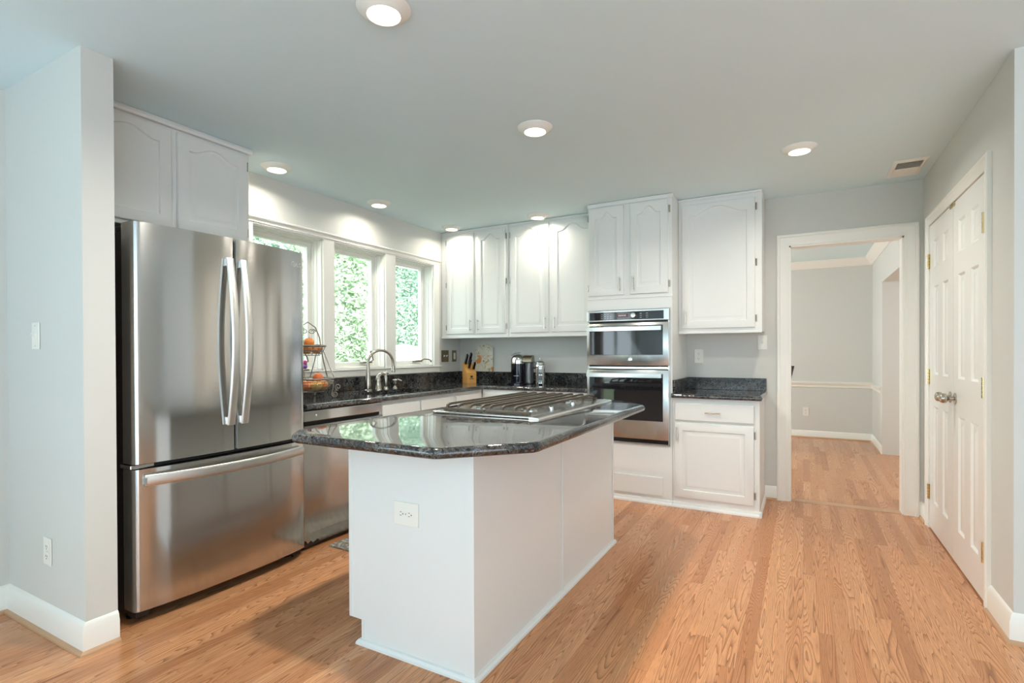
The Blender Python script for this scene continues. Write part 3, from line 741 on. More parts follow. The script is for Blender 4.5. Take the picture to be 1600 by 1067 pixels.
# ------------------------------------------------------------------ refrigerator
FY0, FY1 = 1.212, 2.122; FYM = (FY0+FY1)/2; FXF = -2.575; HW = (FY1-FY0)/2
def fx_at(y): return FXF+0.034*(1-abs((y-FYM)/HW)**2.6)
fr = thing('refrigerator', 'large stainless french-door refrigerator with bottom freezer drawer', 'refrigerator', (-2.95, FYM, 0))
MB().box(XL+0.03, FY0+0.004, 0.035, -2.675, FY1-0.004, 1.755, 0.004).obj('cabinet_shell', DARKG, fr)
def door_poly(y0, y1, rl, rr_):
    pts = [(-2.665, y0), ]
    n = 14; front = []
    for k in range(n+1):
        y = y0+(y1-y0)*k/n; x = fx_at(y)
        dl, dr = y-y0, y1-y
        if dl < rl: x -= rl-math.sqrt(max(0, rl*rl-(rl-dl)**2))
        if dr < rr_: x -= rr_-math.sqrt(max(0, rr_*rr_-(rr_-dr)**2))
        front.append((x, y))
    # denser points at the rounded ends
    ex = []
    for d in (0.0, 0.002, 0.006, 0.012, 0.02):
        y = y0+d
        if d < rl: ex.append((fx_at(y)-(rl-math.sqrt(max(0, rl*rl-(rl-d)**2))), y))
    ex2 = []
    for d in (0.02, 0.012, 0.006, 0.002, 0.0):
        y = y1-d
        if d < rr_: ex2.append((fx_at(y)-(rr_-math.sqrt(max(0, rr_*rr_-(rr_-d)**2))), y))
    mid = [p for p in front if p[1] > y0+max(rl, 0.001) and p[1] < y1-max(rr_, 0.001)]
    if rl == 0: ex = [(fx_at(y0), y0)]
    if rr_ == 0: ex2 = [(fx_at(y1), y1)]
    pts = [(-2.665, y0)]+ex+mid+ex2+[(-2.665, y1)]
    return pts[::-1]
ZD0, ZD1, ZF0, ZF1 = 0.714, 1.79, 0.06, 0.690
def vhandle(d, y, s_):
    path = []; n = 14
    for k in range(n+1):
        a = k/n; z = 0.845+(1.683-0.845)*a
        path.append((fx_at(y)+0.018+0.045*math.sin(PI*a), y+s_*0.0, z))
    mb = MB(); mb.tube(path, 0.01, 14, flat=(0.021, 0.008))
    for z in (0.845+0.02, 1.683-0.02): mb.box(fx_at(y)-0.004, y-0.012, z-0.018, fx_at(y)+0.02, y+0.012, z+0.018)
    mb.obj('handle', HANDLE, d, 35)
dl = MB().prism(door_poly(FY0, FYM-0.007, 0.022, 0.006), 'z', ZD0, ZD1).obj('door', STEEL, fr, 25)
dr = MB().prism(door_poly(FYM+0.007, FY1, 0.006, 0.022), 'z', ZD0, ZD1).obj('door', STEEL, fr, 25)
vhandle(dl, FYM-0.037, -1); vhandle(dr, FYM+0.037, 1)
fz = MB().prism(door_poly(FY0, FY1, 0.022, 0.022), 'z', ZF0, ZF1).obj('freezer_drawer', STEEL, fr, 25)
path = []
for k in range(17):
    a = k/16; y = FY0+0.035+(FY1-FY0-0.07)*a
    path.append((fx_at(y)+0.016+0.04*math.sin(PI*a), y, 0.640))
mb = MB(); mb.tube(path, 0.01, 14, flat=(0.007, 0.026))
for y in (FY0+0.05, FY1-0.05): mb.box(fx_at(y)-0.004, y-0.018, 0.626, fx_at(y)+0.022, y+0.018, 0.654)
mb.obj('handle', HANDLE, fz, 35)
MB().box(-2.67, FY0+0.012, ZF1+0.002, FXF-0.012, FY1-0.012, ZD0-0.002).obj('gasket', BLACK, fr)
MB().box(-2.67, FYM-0.0068, ZD0+0.004, FXF-0.0, FYM+0.0068, ZD1-0.004).obj('gasket', BLACK, fr)
for y in (FY0+0.045, FY1-0.045):
    MB().box(-2.74, y-0.035, 1.755, -2.60, y+0.035, 1.782, 0.006).obj('hinge_cover', DARKG, fr)
    mb = MB(); mb.lathe([(0.025, 0), (0.025, 0.008), (0.008, 0.012), (0.008, 0.04)], (-2.69, y, 0)); mb.lathe([(0.017, -0.01), (0.017, 0.01)], (-2.64, y+0.01, 0.020), 'y', 16); mb.obj('foot', BLACK, fr, 40)
    MB().box(-2.675, y-0.03, 0.022, -2.60, y+0.03, 0.057, 0.003).obj('lower_bracket', DARKG, fr)
MB().box(-2.675, FY0-0.008, ZF1+0.003, -2.585, FY0+0.09, ZD0-0.003, 0.003).obj('mid_hinge', CHROME, fr)
# emblem: ring with a face arc, and the two letters beside it
lg = []
yl, zl = FY1-0.085, 1.715
mb = MB()
def on_door(y, z, off=0.0006): return (fx_at(y)+off, y, z)
ring = [on_door(yl+0.014*math.cos(a), zl+0.014*math.sin(a)) for a in [2*PI*k/24 for k in range(25)]]
mb.tube(ring, 0.0016, 6); mb.tube([on_door(yl, zl+0.008), on_door(yl, zl-0.006), on_door(yl+0.005, zl-0.006)], 0.0014, 6)
for pts in ([(0.024, 0.011), (0.024, -0.010), (0.037, -0.010)], [(0.058, 0.007), (0.052, 0.011), (0.045, 0.008), (0.042, 0.0), (0.045, -0.008), (0.052, -0.010), (0.058, -0.007), (0.058, 0.0), (0.052, 0.0)]):
    mb.tube([on_door(yl+a, zl+b) for a, b in pts], 0.0016, 6)
mb.obj('emblem', PALE, dr)

# ------------------------------------------------------------------ island
t = thing('kitchen_island', 'white panelled kitchen island cabinet in the middle of the oak floor', 'kitchen island', (-1.35, 2.4, 0))
IX0, IX1, IY0, IY1, IZ = -1.655, -1.05, 1.60, 3.205, 0.842
mb = MB(); mb.prism([(IX0+0.055, 0), (IX1, 0), (IX1, IZ), (IX0, IZ), (IX0, 0.098), (IX0+0.055, 0.098)], 'y', IY0, IY1); mb.obj('cabinet_body', CAB, t)
MB().box(IX0-0.02, IY0-0.002, 0.098, IX0+0.0, IY0+0.02, IZ, 0.003).obj('corner_trim', CAB, t)
MB().box(IX0+0.052, IY0-0.004, 0.02, IX0+0.064, IY0, 0.098, 0.001, 1).obj('toe_trim', CAB, t)
MB().prism([(IX1-0.035, IY0-0.006), (IX1+0.006, IY0-0.006), (IX1+0.006, IY0+0.02), (IX1, IY0+0.02), (IX1, IY0), (IX1-0.035, IY0)], 'z', 0.02, IZ).obj('corner_trim', CAB, t)
for y in (2.405, IY1-0.016): MB().box(IX1, y-0.008, 0.02, IX1+0.007, y+0.008, IZ, 0.002).obj('batten', CAB, t)
mb = MB(); q = [(0, 0), (0.018, 0), (0.017, 0.010), (0.010, 0.019), (0, 0.022)]
loops = []
for (px, py, dx, dy) in ((IX0+0.05, IY0, -1, -1), (IX1, IY0, 1, -1), (IX1, IY1, 1, 1), (IX0+0.05, IY1, -1, 1)):
    loops.append([(px+dx*a, py+dy*a, b) for a, b in q])
mb.loops(loops+[loops[0]], False, False); mb.obj('base_moulding', CAB, t, 30)
T = face_right(IX0, IY1-0.02, 0)
for a in (0.0, 0.53, 1.06):
    arch_door(T @ Matrix.Translation((a+0.01, 0.12, 0)), 0.50, 0.52, 0.0).obj('door', CAB, t, 30)
    MB(T @ Matrix.Translation((a+0.01, 0.67, 0))).box(0, 0, 0, 0.50, 0.14, 0.018, 0.004).obj('drawer_front', CAB, t)

poly = [(-1.80, 1.412), (-1.085, 1.412), (-0.828, 1.69), (-0.838, 3.19), (-1.05, 3.41), (-1.70, 3.41), (-1.88, 3.25), (-1.88, 1.50)]
def offset_poly(P, d):
    n = len(P); out = []
    for i in range(n):
        p0, p1, p2 = Vector(P[i-1]), Vector(P[i]), Vector(P[(i+1) % n])
        e1, e2 = (p1-p0).normalized(), (p2-p1).normalized()
        n1, n2 = Vector((-e1.y, e1.x)), Vector((-e2.y, e2.x))
        k = n1+n2; k = k/(k.dot(n1)); out.append(p1+k*d)
    return out
def round_poly(P, r, m=5):
    out = []; n = len(P)
    for i in range(n):
        p0, p1, p2 = Vector(P[i-1]), Vector(P[i]), Vector(P[(i+1) % n])
        a = p1+(p0-p1).normalized()*r; b = p1+(p2-p1).normalized()*r
        for k in range(m+1):
            s_ = k/m; out.append((1-s_)**2*a+2*s_*(1-s_)*p1+s_*s_*b)
    return out
t = thing('countertop', 'dark granite island countertop with clipped corners', 'countertop', (-1.36, 2.4, IZ))
base = round_poly(poly, 0.03); R_ = 0.02; loops = []
for k in range(13):
    a = -PI/2+PI*k/12; d = R_*(1-math.cos(a))
    loops.append([(p.x, p.y, IZ+R_+R_*math.sin(a)) for p in offset_poly([tuple(v) for v in base], d)])
MB().loops(loops).obj('slab', GRAN, t, 30)
ZI = IZ+2*R_

# cooktop
KX0, KX1, KY0, KY1 = -1.735, -1.095, 2.25, 3.31; zt = ZI+0.012
t = thing('gas_cooktop', 'stainless gas cooktop with black grates set into the island', 'cooktop', ((KX0+KX1)/2, (KY0+KY1)/2, ZI))
MB().box(KX0, KY0, ZI+0.0005, KX1-0.057, KY1, zt, 0.004).obj('steel_top', STEELB, t)
MB().prism([(KX1-0.055, ZI+0.0005), (KX1, ZI+0.0005), (KX1-0.006, zt-0.003), (KX1-0.055, zt)], 'y', KY0-0.012, KY1+0.01).obj('downdraft_strip', STEELB, t)
GX0, GX1, GY0, GY1 = -1.695, -1.17, KY0+0.05, KY1-0.07; gz = zt+0.034
def grate(x0, x1, nb):
    mb = MB()
    for y in (GY0, GY1): mb.box(x0, y-0.007, zt+0.002, x1, y+0.007, zt+0.016, 0.002, 1)
    for k in range(nb):
        x = x0+0.02+(x1-x0-0.04)*k/(nb-1)
        mb.bar([(x, GY0-0.004, zt+0.004), (x, GY0+0.004, gz-0.008), (x, GY0+0.03, gz), (x, GY1-0.03, gz), (x, GY1-0.004, gz-0.008), (x, GY1+0.004, zt+0.004)], (1, 0, 0), (0, 0, 1), 0.012, 0.012)
    ym = (GY0+GY1)/2; mb.box(x0+0.015, ym-0.006, gz-0.014, x1-0.015, ym+0.006, gz-0.004)
    return mb.obj('grate', IRON, t)
xm = (GX0+GX1)/2
grate(GX0, xm-0.004, 4); grate(xm+0.004, GX1, 4)
for bx_, by, br in ((GX0+0.12, GY0+0.2, 0.045), (GX1-0.11, GY0+0.2, 0.035), (xm, (GY0+GY1)/2, 0.055), (GX0+0.12, GY1-0.2, 0.035), (GX1-0.11, GY1-0.2, 0.045)):
    b_ = MB().lathe([(br+0.012, zt), (br+0.012, zt+0.004), (br, zt+0.008), (br, zt+0.012)], (bx_, by, 0)).obj('burner', STEELB, t, 40)
    MB().lathe([(br, zt+0.012), (br, zt+0.019), (br-0.006, zt+0.022), (0.001, zt+0.022)], (bx_, by, 0)).obj('burner_cap', IRON, b_, 40)
for k in range(2):
    MB().lathe([(0.015, zt), (0.014, zt+0.014), (0.010, zt+0.018), (0.001, zt+0.018)], (GX1-0.02, KY0+0.33+k*0.30, 0), 'z', 16).obj('knob', CHROME, t, 40)

# ------------------------------------------------------------------ faucet group on the counter
SX = -3.09
t = thing('kitchen_faucet', 'tall gooseneck nickel faucet behind the sink', 'faucet', (SX, 3.165, ZL))
MB().lathe([(0.032, 0), (0.032, 0.008), (0.026, 0.014), (0.027, 0.05), (0.020, 0.12), (0.013, 0.20), (0.0125, 0.22)], (SX, 3.165, ZL)).obj('base', NICKEL, t, 40)
path = [(SX, 3.165, ZL+0.19), (SX, 3.165, ZL+0.215)]
for k in range(15):
    a = PI-PI*1.02*k/14; path.append((SX+0.03*(1+math.cos(a)), 3.165+0.115+0.115*math.cos(a), ZL+0.222+0.11*math.sin(a)))
path.append((path[-1][0], path[-1][1]+0.003, path[-1][2]-0.05))
MB().tube(path, 0.0115, 12).obj('spout', NICKEL, t, 40)
e = path[-1]; MB().lathe([(0.015, 0.035), (0.015, 0.0), (0.018, -0.006), (0.016, -0.018)], (e[0], e[1], e[2])).obj('spray_tip', NICKEL, t, 40)
t = thing('faucet_lever', 'short nickel faucet handle with arched lever, right of the gooseneck', 'faucet handle', (SX, 3.28, ZL))
MB().lathe([(0.032, 0), (0.032, 0.01), (0.028, 0.016), (0.029, 0.055), (0.026, 0.075), (0.027, 0.08), (0.020, 0.105)], (SX, 3.28, ZL)).obj('base', NICKEL, t, 40)
MB().tube([(SX, 3.275, ZL+0.075), (SX, 3.285, ZL+0.11), (SX+0.006, 3.305, ZL+0.132), (SX+0.016, 3.325, ZL+0.138), (SX+0.028, 3.342, ZL+0.132)], [0.02, 0.02, 0.017, 0.012, 0.008], 10).obj('lever', NICKEL, t, 40)
t = thing('side_sprayer', 'slim nickel side sprayer, third fitting along the sink', 'sprayer', (SX, 3.372, ZL))
MB().lathe([(0.024, 0), (0.022, 0.012), (0.013, 0.025), (0.015, 0.04), (0.016, 0.10), (0.014, 0.11)], (SX, 3.372, ZL)).obj('holder', NICKEL, t, 40)
MB().tube([(SX, 3.372, ZL+0.10), (SX, 3.372, ZL+0.135), (SX+0.01, 3.385, ZL+0.145)], [0.013, 0.013, 0.016], 10).obj('spray_head', NICKEL, t, 40)
t = thing('soap_dispenser', 'stubby nickel soap dispenser at the right end of the sink fittings', 'soap dispenser', (SX, 3.485, ZL))
MB().lathe([(0.022, 0), (0.020, 0.010), (0.010, 0.022), (0.010, 0.035), (0.021, 0.048), (0.021, 0.075), (0.012, 0.082)], (SX, 3.485, ZL)).obj('pump_body', NICKEL, t, 40)
MB().tube([(SX, 3.485, ZL+0.07), (SX+0.02, 3.502, ZL+0.078), (SX+0.05, 3.517, ZL+0.066)], 0.007, 8).obj('nozzle', NICKEL, t, 40)

# fruit stand
BX, BY = -3.0, 2.50
t = thing('fruit_stand', 'two-tier wire fruit stand with scroll feet beside the refrigerator', 'fruit stand', (BX, BY, ZL))
def ring(mb, r, z, rad, n=28): mb.tube([(BX+r*math.cos(2*PI*k/n), BY+r*math.sin(2*PI*k/n), z) for k in range(n+1)], rad, 6)
def basket(r0, r1, z0, z1):
    mb = MB()
    for k in range(6):
        s_ = k/5; ring(mb, r0+(r1-r0)*math.sin(s_*PI/2), z0+(z1-z0)*s_, 0.005 if k == 5 else 0.0028)
    for k in range(18):
        a = 2*PI*k/18
        mb.tube([(BX+(r0+(r1-r0)*math.sin(s_*PI/2))*math.cos(a), BY+(r0+(r1-r0)*math.sin(s_*PI/2))*math.sin(a), z0+(z1-z0)*s_) for s_ in (0, .33, .66, 1)], 0.0018, 5)
    for k in range(-4, 5):
        y = k*r0/4.2; h = math.sqrt(max(0, r0*r0-y*y)); mb.tube([(BX-h, BY+y, z0), (BX+h, BY+y, z0)], 0.0018, 5)
    return mb.obj('basket', WIRE, t, 40)
basket(0.10, 0.172, ZL+0.045, ZL+0.135); basket(0.075, 0.112, ZL+0.295, ZL+0.355)
mb = MB(); ring(mb, 0.114, ZL+0.36, 0.0095); mb.obj('upper_rim', WIRE, t, 40)
mb = MB()
for sgn in (-1, 1):
    mb.tube([(BX, BY+sgn*0.168, ZL+0.14), (BX, BY+sgn*0.135, ZL+0.25), (BX, BY+sgn*0.112, ZL+0.35), (BX, BY+sgn*0.10, ZL+0.42), (BX, BY+sgn*0.065, ZL+0.49), (BX, BY, ZL+0.525)], 0.004, 8)
    mb.tube([(BX+0.12, BY+sgn*0.12, ZL+0.14), (BX+0.03, BY+sgn*0.105, ZL+0.33)], 0.0035, 8); mb.tube([(BX-0.12, BY+sgn*0.12, ZL+0.14), (BX-0.03, BY+sgn*0.105, ZL+0.33)], 0.0035, 8)
    mb.tube([(BX, BY+sgn*(0.012+0.022*(1-k/20))*math.cos(k*0.5)+sgn*0.035, ZL+0.46+0.02*(1-k/24)*math.sin(k*0.5)) for k in range(18)], 0.003, 6)
mb.obj('arched_handle', WIRE, t, 40)
for a in (0.55, 2.2, 3.7, 5.3):
    ca, sa = math.cos(a), math.sin(a); mb = MB(); pts = [(0.165, 0.125), (0.172, 0.085), (0.165, 0.045), (0.160, 0.022)]
    for k in range(16):
        r_ = 0.022*(1-k/22); b_ = PI+k*0.55; pts.append((0.182+r_*math.cos(b_), 0.0255+r_*math.sin(b_)))
    mb.tube([(BX+p*ca, BY+p*sa, ZL+q) for p, q in pts], 0.0045, 7)
    pts = []
    for k in range(16):
        r_ = 0.022*(1-k/22); b_ = -PI/2-k*0.55; pts.append((0.205+r_*math.cos(b_), 0.075+r_*math.sin(b_)))
    mb.tube([(BX+p*ca, BY+p*sa, ZL+q) for p, q in [(0.183, 0.050)]+pts], 0.0042, 7)
    mb.obj('scroll_foot', WIRE, t, 40)
def fruit(name, label, cat, x, y, z, r, m, stem=True, grp=None):
    t_ = MB(); prof = []
    for i in range(13):
        a = PI*i/12; rr2 = r*math.sin(a)*(1+0.04*math.cos(a)); zz = -r*0.93*math.cos(a)
        if i > 10: zz -= r*0.06*(i-10)
        prof.append((max(1e-4, rr2), zz))
    t_.lathe(prof, (x, y, z), 'z', 18); o = t_.obj(name, m, None, 60); tag(o, label, cat, grp)
    if stem: MB().tube([(x, y, z+r*0.75), (x+0.004, y, z+r*1.0)], 0.002, 6).obj('stem', BARK, o)
    return o
fz_ = ZL+0.05
for (dx, dy, dz, r, m, nm, lb, ct) in (
    (0.06, 0.075, 0.038, 0.037, ORANGE, 'orange', 'orange resting at the near right of the lower fruit basket', 'orange'),
    (-0.01, 0.085, 0.038, 0.036, PEACH, 'apple', 'reddish apple lying at the window side of the lower fruit basket', 'apple'),
    (0.085, 0.0, 0.038, 0.037, YELLOWF, 'peach', 'yellow peach at the front of the lower fruit basket', 'peach'),
    (0.01, 0.008, 0.038, 0.036, ORANGE, 'orange', 'orange in the middle of the lower fruit basket', 'orange'),
    (-0.075, 0.02, 0.038, 0.036, YELLOWF, 'peach', 'yellow peach at the back of the lower fruit basket', 'peach'),
    (0.05, -0.075, 0.038, 0.037, PEACH, 'apple', 'reddish apple beside the refrigerator in the lower fruit basket', 'apple'),
    (0.05, 0.04, 0.094, 0.035, PEACH, 'peach', 'pinkish peach heaped on top of the lower fruit basket', 'peach')):
    fruit(nm, lb, ct, BX+dx, BY+dy, fz_+dz, r, m)
uz = ZL+0.30
for (dx, dy, lb, m, dz) in ((0.035, 0.045, 'orange at the right of the upper fruit basket', ORANGE, 0.037), (0.035, -0.04, 'orange at the refrigerator side of the upper fruit basket', ORANGE, 0.037), (-0.045, 0.0, 'orange at the window side of the upper fruit basket', ORANGE, 0.037), (0.01, 0.0, 'topmost orange heaped on the upper fruit basket', ORANGE, 0.085)):
    fruit('orange', lb, 'orange', BX+dx, BY+dy, uz+dz, 0.036, m)

# ornament by the first window
t = thing('window_ornament', 'small pink and purple ornament leaning at the sill of the left window', 'ornament', (XL+0.018, 2.70, 1.082))
MB().box(XL+0.002, 2.67, 1.071, XL+0.030, 2.73, 1.082, 0.002).obj('stand', PEWTER, t)
MB().ball((XL+0.016, 2.70, 1.102), 0.018).obj('lower_bead', PURPLE, t, 50)
MB().ball((XL+0.016, 2.70, 1.135), 0.016).obj('upper_bead', PINK, t, 50)

# ------------------------------------------------------------------ back counter things
def local_thing(name, label, cat, loc, rz, group=None):
    o = thing(name, label, cat, loc, group); o.rotation_euler = (0, 0, rz); o['_o'] = [0, 0, 0]; return o
# knife block (local: +x to the right, -y to the front)
kb = local_thing('knife_block', 'light wooden knife block on the counter corner', 'knife block', (-2.995, 4.50, ZL), 0.92)
MB().prism([(-0.075, 0.0), (0.065, 0.0), (0.075, 0.19), (0.058, 0.205), (-0.075, 0.105)][::-1], 'x', -0.05, 0.05).obj('block', WOODK, kb)
mb = MB(); mb.box(-0.012, -0.0758, 0.055, 0.012, -0.075, 0.075); mb.box(-0.022, -0.0758, 0.040, 0.022, -0.075, 0.046); mb.obj('mark', SLOT, kb)
bpy.context.view_layer.update()
KM = kb.matrix_world.copy()
E_ = 0
def knife(label, u, v, z, L_, hw, ang):
    """handle leaning out of the block; u across, v depth (local)"""
    p = KM @ Vector((u, v, z)); k = thing('kitchen_knife', label, 'knife', p, 'knives in the block'); k['_o'] = [0, 0, 0]
    k.rotation_euler = (math.radians(ang), 0, 0.92)
    mb = MB(); mb.loops([[(-0.010, -hw, 0), (0.010, -hw, 0), (0.010, hw, 0), (-0.010, hw, 0)], [(-0.010, -hw*0.8, L_*0.4), (0.010, -hw*0.8, L_*0.4), (0.010, hw*0.8, L_*0.4), (-0.010, hw*0.8, L_*0.4)], [(-0.007, -hw*1.1, L_), (0.007, -hw*1.1, L_), (0.007, hw*1.1, L_), (-0.007, hw*1.1, L_)]])
    mb.obj('handle', BLACK, k, 40)
    mb = MB(); mb.box(-0.0105, -hw, -0.002, 0.0105, hw, 0.006); mb.obj('bolster', STEELB, k)
    mb = MB(); 
    for q in (0.35, 0.65): mb.lathe([(0.003, -0.0106), (0.003, 0.0106)], (0, 0, L_*q), 'x', 8)
    mb.obj('rivet', CHROME, k)
def slant(y): return 0.105+(y+0.075)*0.100/0.133+0.006
for lb, u, v, L_, hw in (('black-handled knife at the left back of the knife block', -0.028, 0.035, 0.115, 0.014), ('black-handled knife at the top right of the knife block', 0.012, 0.038, 0.13, 0.014), ('black-handled knife low in the front slope of the knife block', -0.01, -0.02, 0.11, 0.013), ('small black-handled knife at the right front of the knife block', 0.034, -0.035, 0.08, 0.011)):
    knife(lb, u, v, slant(v), L_, hw, 37)

# painted board leaning on the backsplash ledge
bd = local_thing('cutting_board', 'painted wooden board standing on the backsplash behind the knife block', 'cutting board', (-2.965, YB-0.016, 1.0005), 0)
pts = [(-0.11, 0.0), (0.11, 0.0), (0.11, 0.25)]
for k in range(1, 8): pts.append((0.11-0.05*(k/8), 0.25+0.02*math.sin(PI/2*k/8)))
pts += [(0.03, 0.29), (0.0, 0.295), (-0.03, 0.29)]
for k in range(7, 0, -1): pts.append((-0.11+0.05*(k/8), 0.25+0.02*math.sin(PI/2*k/8)))
pts.append((-0.11, 0.25))
MB().prism(pts[::-1], 'y', -0.007, 0.007).obj('board', BOARD, bd)
MB().lathe([(0.006, -0.008), (0.006, -0.0072)], (0, 0, 0.272), 'y', 12).obj('hanging_hole', SLOT, bd)

# coffee machine
cm = local_thing('coffee_machine', 'black capsule coffee machine with chrome domed head', 'coffee machine', (-2.435, 4.55, ZL), 0.25)
MB().lathe([(0.105, 0.0), (0.105, 0.012), (0.098, 0.018), (0.001, 0.018)], (-0.01, -0.075, 0), 'z', 32).obj('drip_base', BLUEB, cm, 40)
def dome_box(mb, x0, x1, y0, y1, z0, z1, r):
    n = 10; pts = [(y0, z0), (y1, z0)]
    pts += [(y1-r+r*math.cos(PI/2*k/n), z1-r+r*math.sin(PI/2*k/n)) for k in range(n+1)]
    pts += [(y0+r+r*math.cos(PI/2+PI/2*k/n), z1-r+r*math.sin(PI/2+PI/2*k/n)) for k in range(n+1)]
    mb.prism(pts, 'x', x0, x1)
mb = MB(); mb.lathe([(0.075, 0.018), (0.075, 0.215)], (-0.015, 0.0, 0), 'z', 32); mb.obj('body', BLUEB, cm, 40)
mb = MB(); mb.lathe([(0.076, 0.215), (0.076, 0.245)]+[(0.076*math.cos(PI/2*k/8)+1e-4, 0.245+0.07*math.sin(PI/2*k/8)) for k in range(1, 9)], (-0.015, 0.0, 0), 'z', 32); mb.obj('domed_head', CHROME, cm, 50)
mb = MB(); dome_box(mb, 0.045, 0.135, -0.05, 0.10, 0.232, 0.30, 0.05); mb.obj('side_head', PEWTER, cm, 40)
mb = MB(); mb.box(0.05, -0.055, 0.222, 0.15, 0.09, 0.232, 0.003); mb.obj('collar', BLACK, cm)
mb = MB(); mb.lathe([(0.048, 0.012), (0.048, 0.222)], (0.095, 0.02, 0), 'z', 28); mb.obj('water_tank', GREYM, cm, 40)
MB().lathe([(0.06, 0), (0.06, 0.012), (0.001, 0.012)], (0.095, 0.02, 0), 'z', 28).obj('tank_foot', BLACK, cm, 40)
mb = MB(); mb.box(-0.045, -0.0765, 0.085, 0.005, -0.0735, 0.089); mb.obj('lettering', PALE, cm)
MB().tube([(-0.09, 0.0, 0.30), (-0.05, 0.0, 0.322), (0.01, 0.0, 0.328)], 0.004, 8).obj('lever', CHROME, cm, 40)

cm.scale = (0.95, 0.95, 0.93)
# french press
fp = local_thing('french_press', 'glass and chrome french press right of the coffee machine', 'french press', (-2.185, 4.50, ZL), 0.2)
MB().lathe([(0.045, 0.014), (0.045, 0.165), (0.0425, 0.165), (0.0425, 0.018), (0.001, 0.018)], n=28).obj('carafe', CLEAR, fp, 40)
mb = MB()
for z in (0.02, 0.10, 0.165): mb.lathe([(0.0455, z-0.004), (0.0475, z-0.004), (0.0475, z+0.004), (0.0455, z+0.004), (0.0455, z-0.004)], n=28, cap=False)
for k in range(4):
    a = PI/4+k*PI/2; mb.bar([(0.047*math.cos(a), 0.047*math.sin(a), 0.0), (0.047*math.cos(a), 0.047*math.sin(a), 0.17)], (-math.sin(a), math.cos(a), 0), (math.cos(a), math.sin(a), 0), 0.012, 0.003)
mb.obj('metal_frame', CHROME, fp, 40)
MB().lathe([(0.049, 0.168), (0.050, 0.175), (0.050, 0.198), (0.044, 0.208), (0.046, 0.214), (0.044, 0.222), (0.025, 0.238), (0.004, 0.243), (0.004, 0.252), (0.009, 0.258), (0.007, 0.268), (0.001, 0.270)], n=28).obj('lid', CHROME, fp, 40)
MB().tube([(-0.048, 0, 0.165), (-0.075, 0, 0.172), (-0.082, 0, 0.15), (-0.080, 0, 0.06), (-0.049, 0, 0.04)], 0.0065, 8).obj('handle', BLACK, fp, 40)
MB().lathe([(0.040, 0.03), (0.040, 0.045), (0.001, 0.045)], n=24).obj('plunger_disc', CHROME, fp, 40)

fp.scale = (1, 1, 0.95)
# ------------------------------------------------------------------ wall plates
def outlet(name, label, T, kind='outlet', m=None, w_=0.072, h=0.118, cat='wall outlet', horiz=False):
    m = m or PLAST; org = T @ Vector((0, 0, 0))
    t_ = thing(name, label, cat, org)
    if horiz: T = T @ Matrix.Rotation(PI/2, 4, 'Z')
    MB(T).box(-w_/2, -h/2, 0.0005, w_/2, h/2, 0.006, 0.0025).obj('cover_plate', m, t_)
    if kind == 'outlet':
        for s_ in (-1, 1):
            r = MB(T @ Matrix.Translation((0, s_*0.021, 0.0055))).lathe([(0.0165, 0), (0.0165, 0.002), (0.001, 0.0022)], n=20).obj('receptacle', PLAST, t_, 40)
            mb = MB(T @ Matrix.Translation((0, s_*0.021, 0.0077)))
            mb.box(-0.0075, -0.002, 0, -0.0055, 0.007, 0.0006); mb.box(0.0055, -0.002, 0, 0.0075, 0.006, 0.0006); mb.lathe([(0.0026, 0), (0.0026, 0.0006)], (0, -0.0085, 0), n=10)
            mb.obj('slot', SLOT, r)
    elif kind == 'toggle':
        for u in ([0] if w_ < 0.1 else [-0.023, 0.023]):
            MB(T @ Matrix.Translation((u, 0, 0.0055))).prism([(-0.010, 0), (0.010, 0), (0.011, 0.014), (0.006, 0.014)], 'x', -0.0045, 0.0045).obj('toggle', PLAST, t_)
    elif kind == 'rocker':
        MB(T @ Matrix.Translation((0, 0, 0.0055))).box(-0.016, -0.034, 0, 0.016, 0.034, 0.004, 0.002).obj('rocker', PLAST, t_)
    mb = MB(T @ Matrix.Translation((0, 0, 0.006)))
    for v in ((0,) if kind == 'outlet' else (-h*0.38, h*0.38)): mb.lathe([(0.003, 0), (0.002, 0.001)], (0, v, 0), n=10)
    mb.obj('screw', STEELB, t_)
    return t_
outlet('light_switch', 'white toggle light switch on the narrow wall left of the refrigerator', face_back(-2.955, YP1, 1.285), 'toggle', cat='light switch')
outlet('wall_outlet', 'white wall outlet low on the narrow wall left of the refrigerator', face_back(-2.858, YP1, 0.352), 'outlet')
outlet('wall_outlet', 'white horizontal outlet on the end of the island', face_back(-1.362, IY0, 0.573), 'outlet', w_=0.092, h=0.124, horiz=True)
outlet('light_switch', 'bronze double light switch between the window and the corner', face_left(XL, 4.484, 1.165), 'toggle', PEWTER, w_=0.125, h=0.122, cat='light switch')
outlet('light_switch', 'bronze single rocker switch in the corner under the wall cabinet', face_left(XL, 4.65, 1.165), 'rocker', PEWTER, w_=0.078, h=0.122, cat='light switch')
outlet('wall_outlet', 'white outlet above the short counter right of the ovens', face_back(-0.79, YB, 1.163), 'outlet')
outlet('wall_outlet', 'white outlet low on the dining room wall', face_back(0.03, YD, 0.36), 'outlet')
t = outlet('light_switch', 'white toggle switch beside the doorway under the single-door wall cabinet', face_back(-0.292, YB, 1.276), 'toggle', cat='light switch')

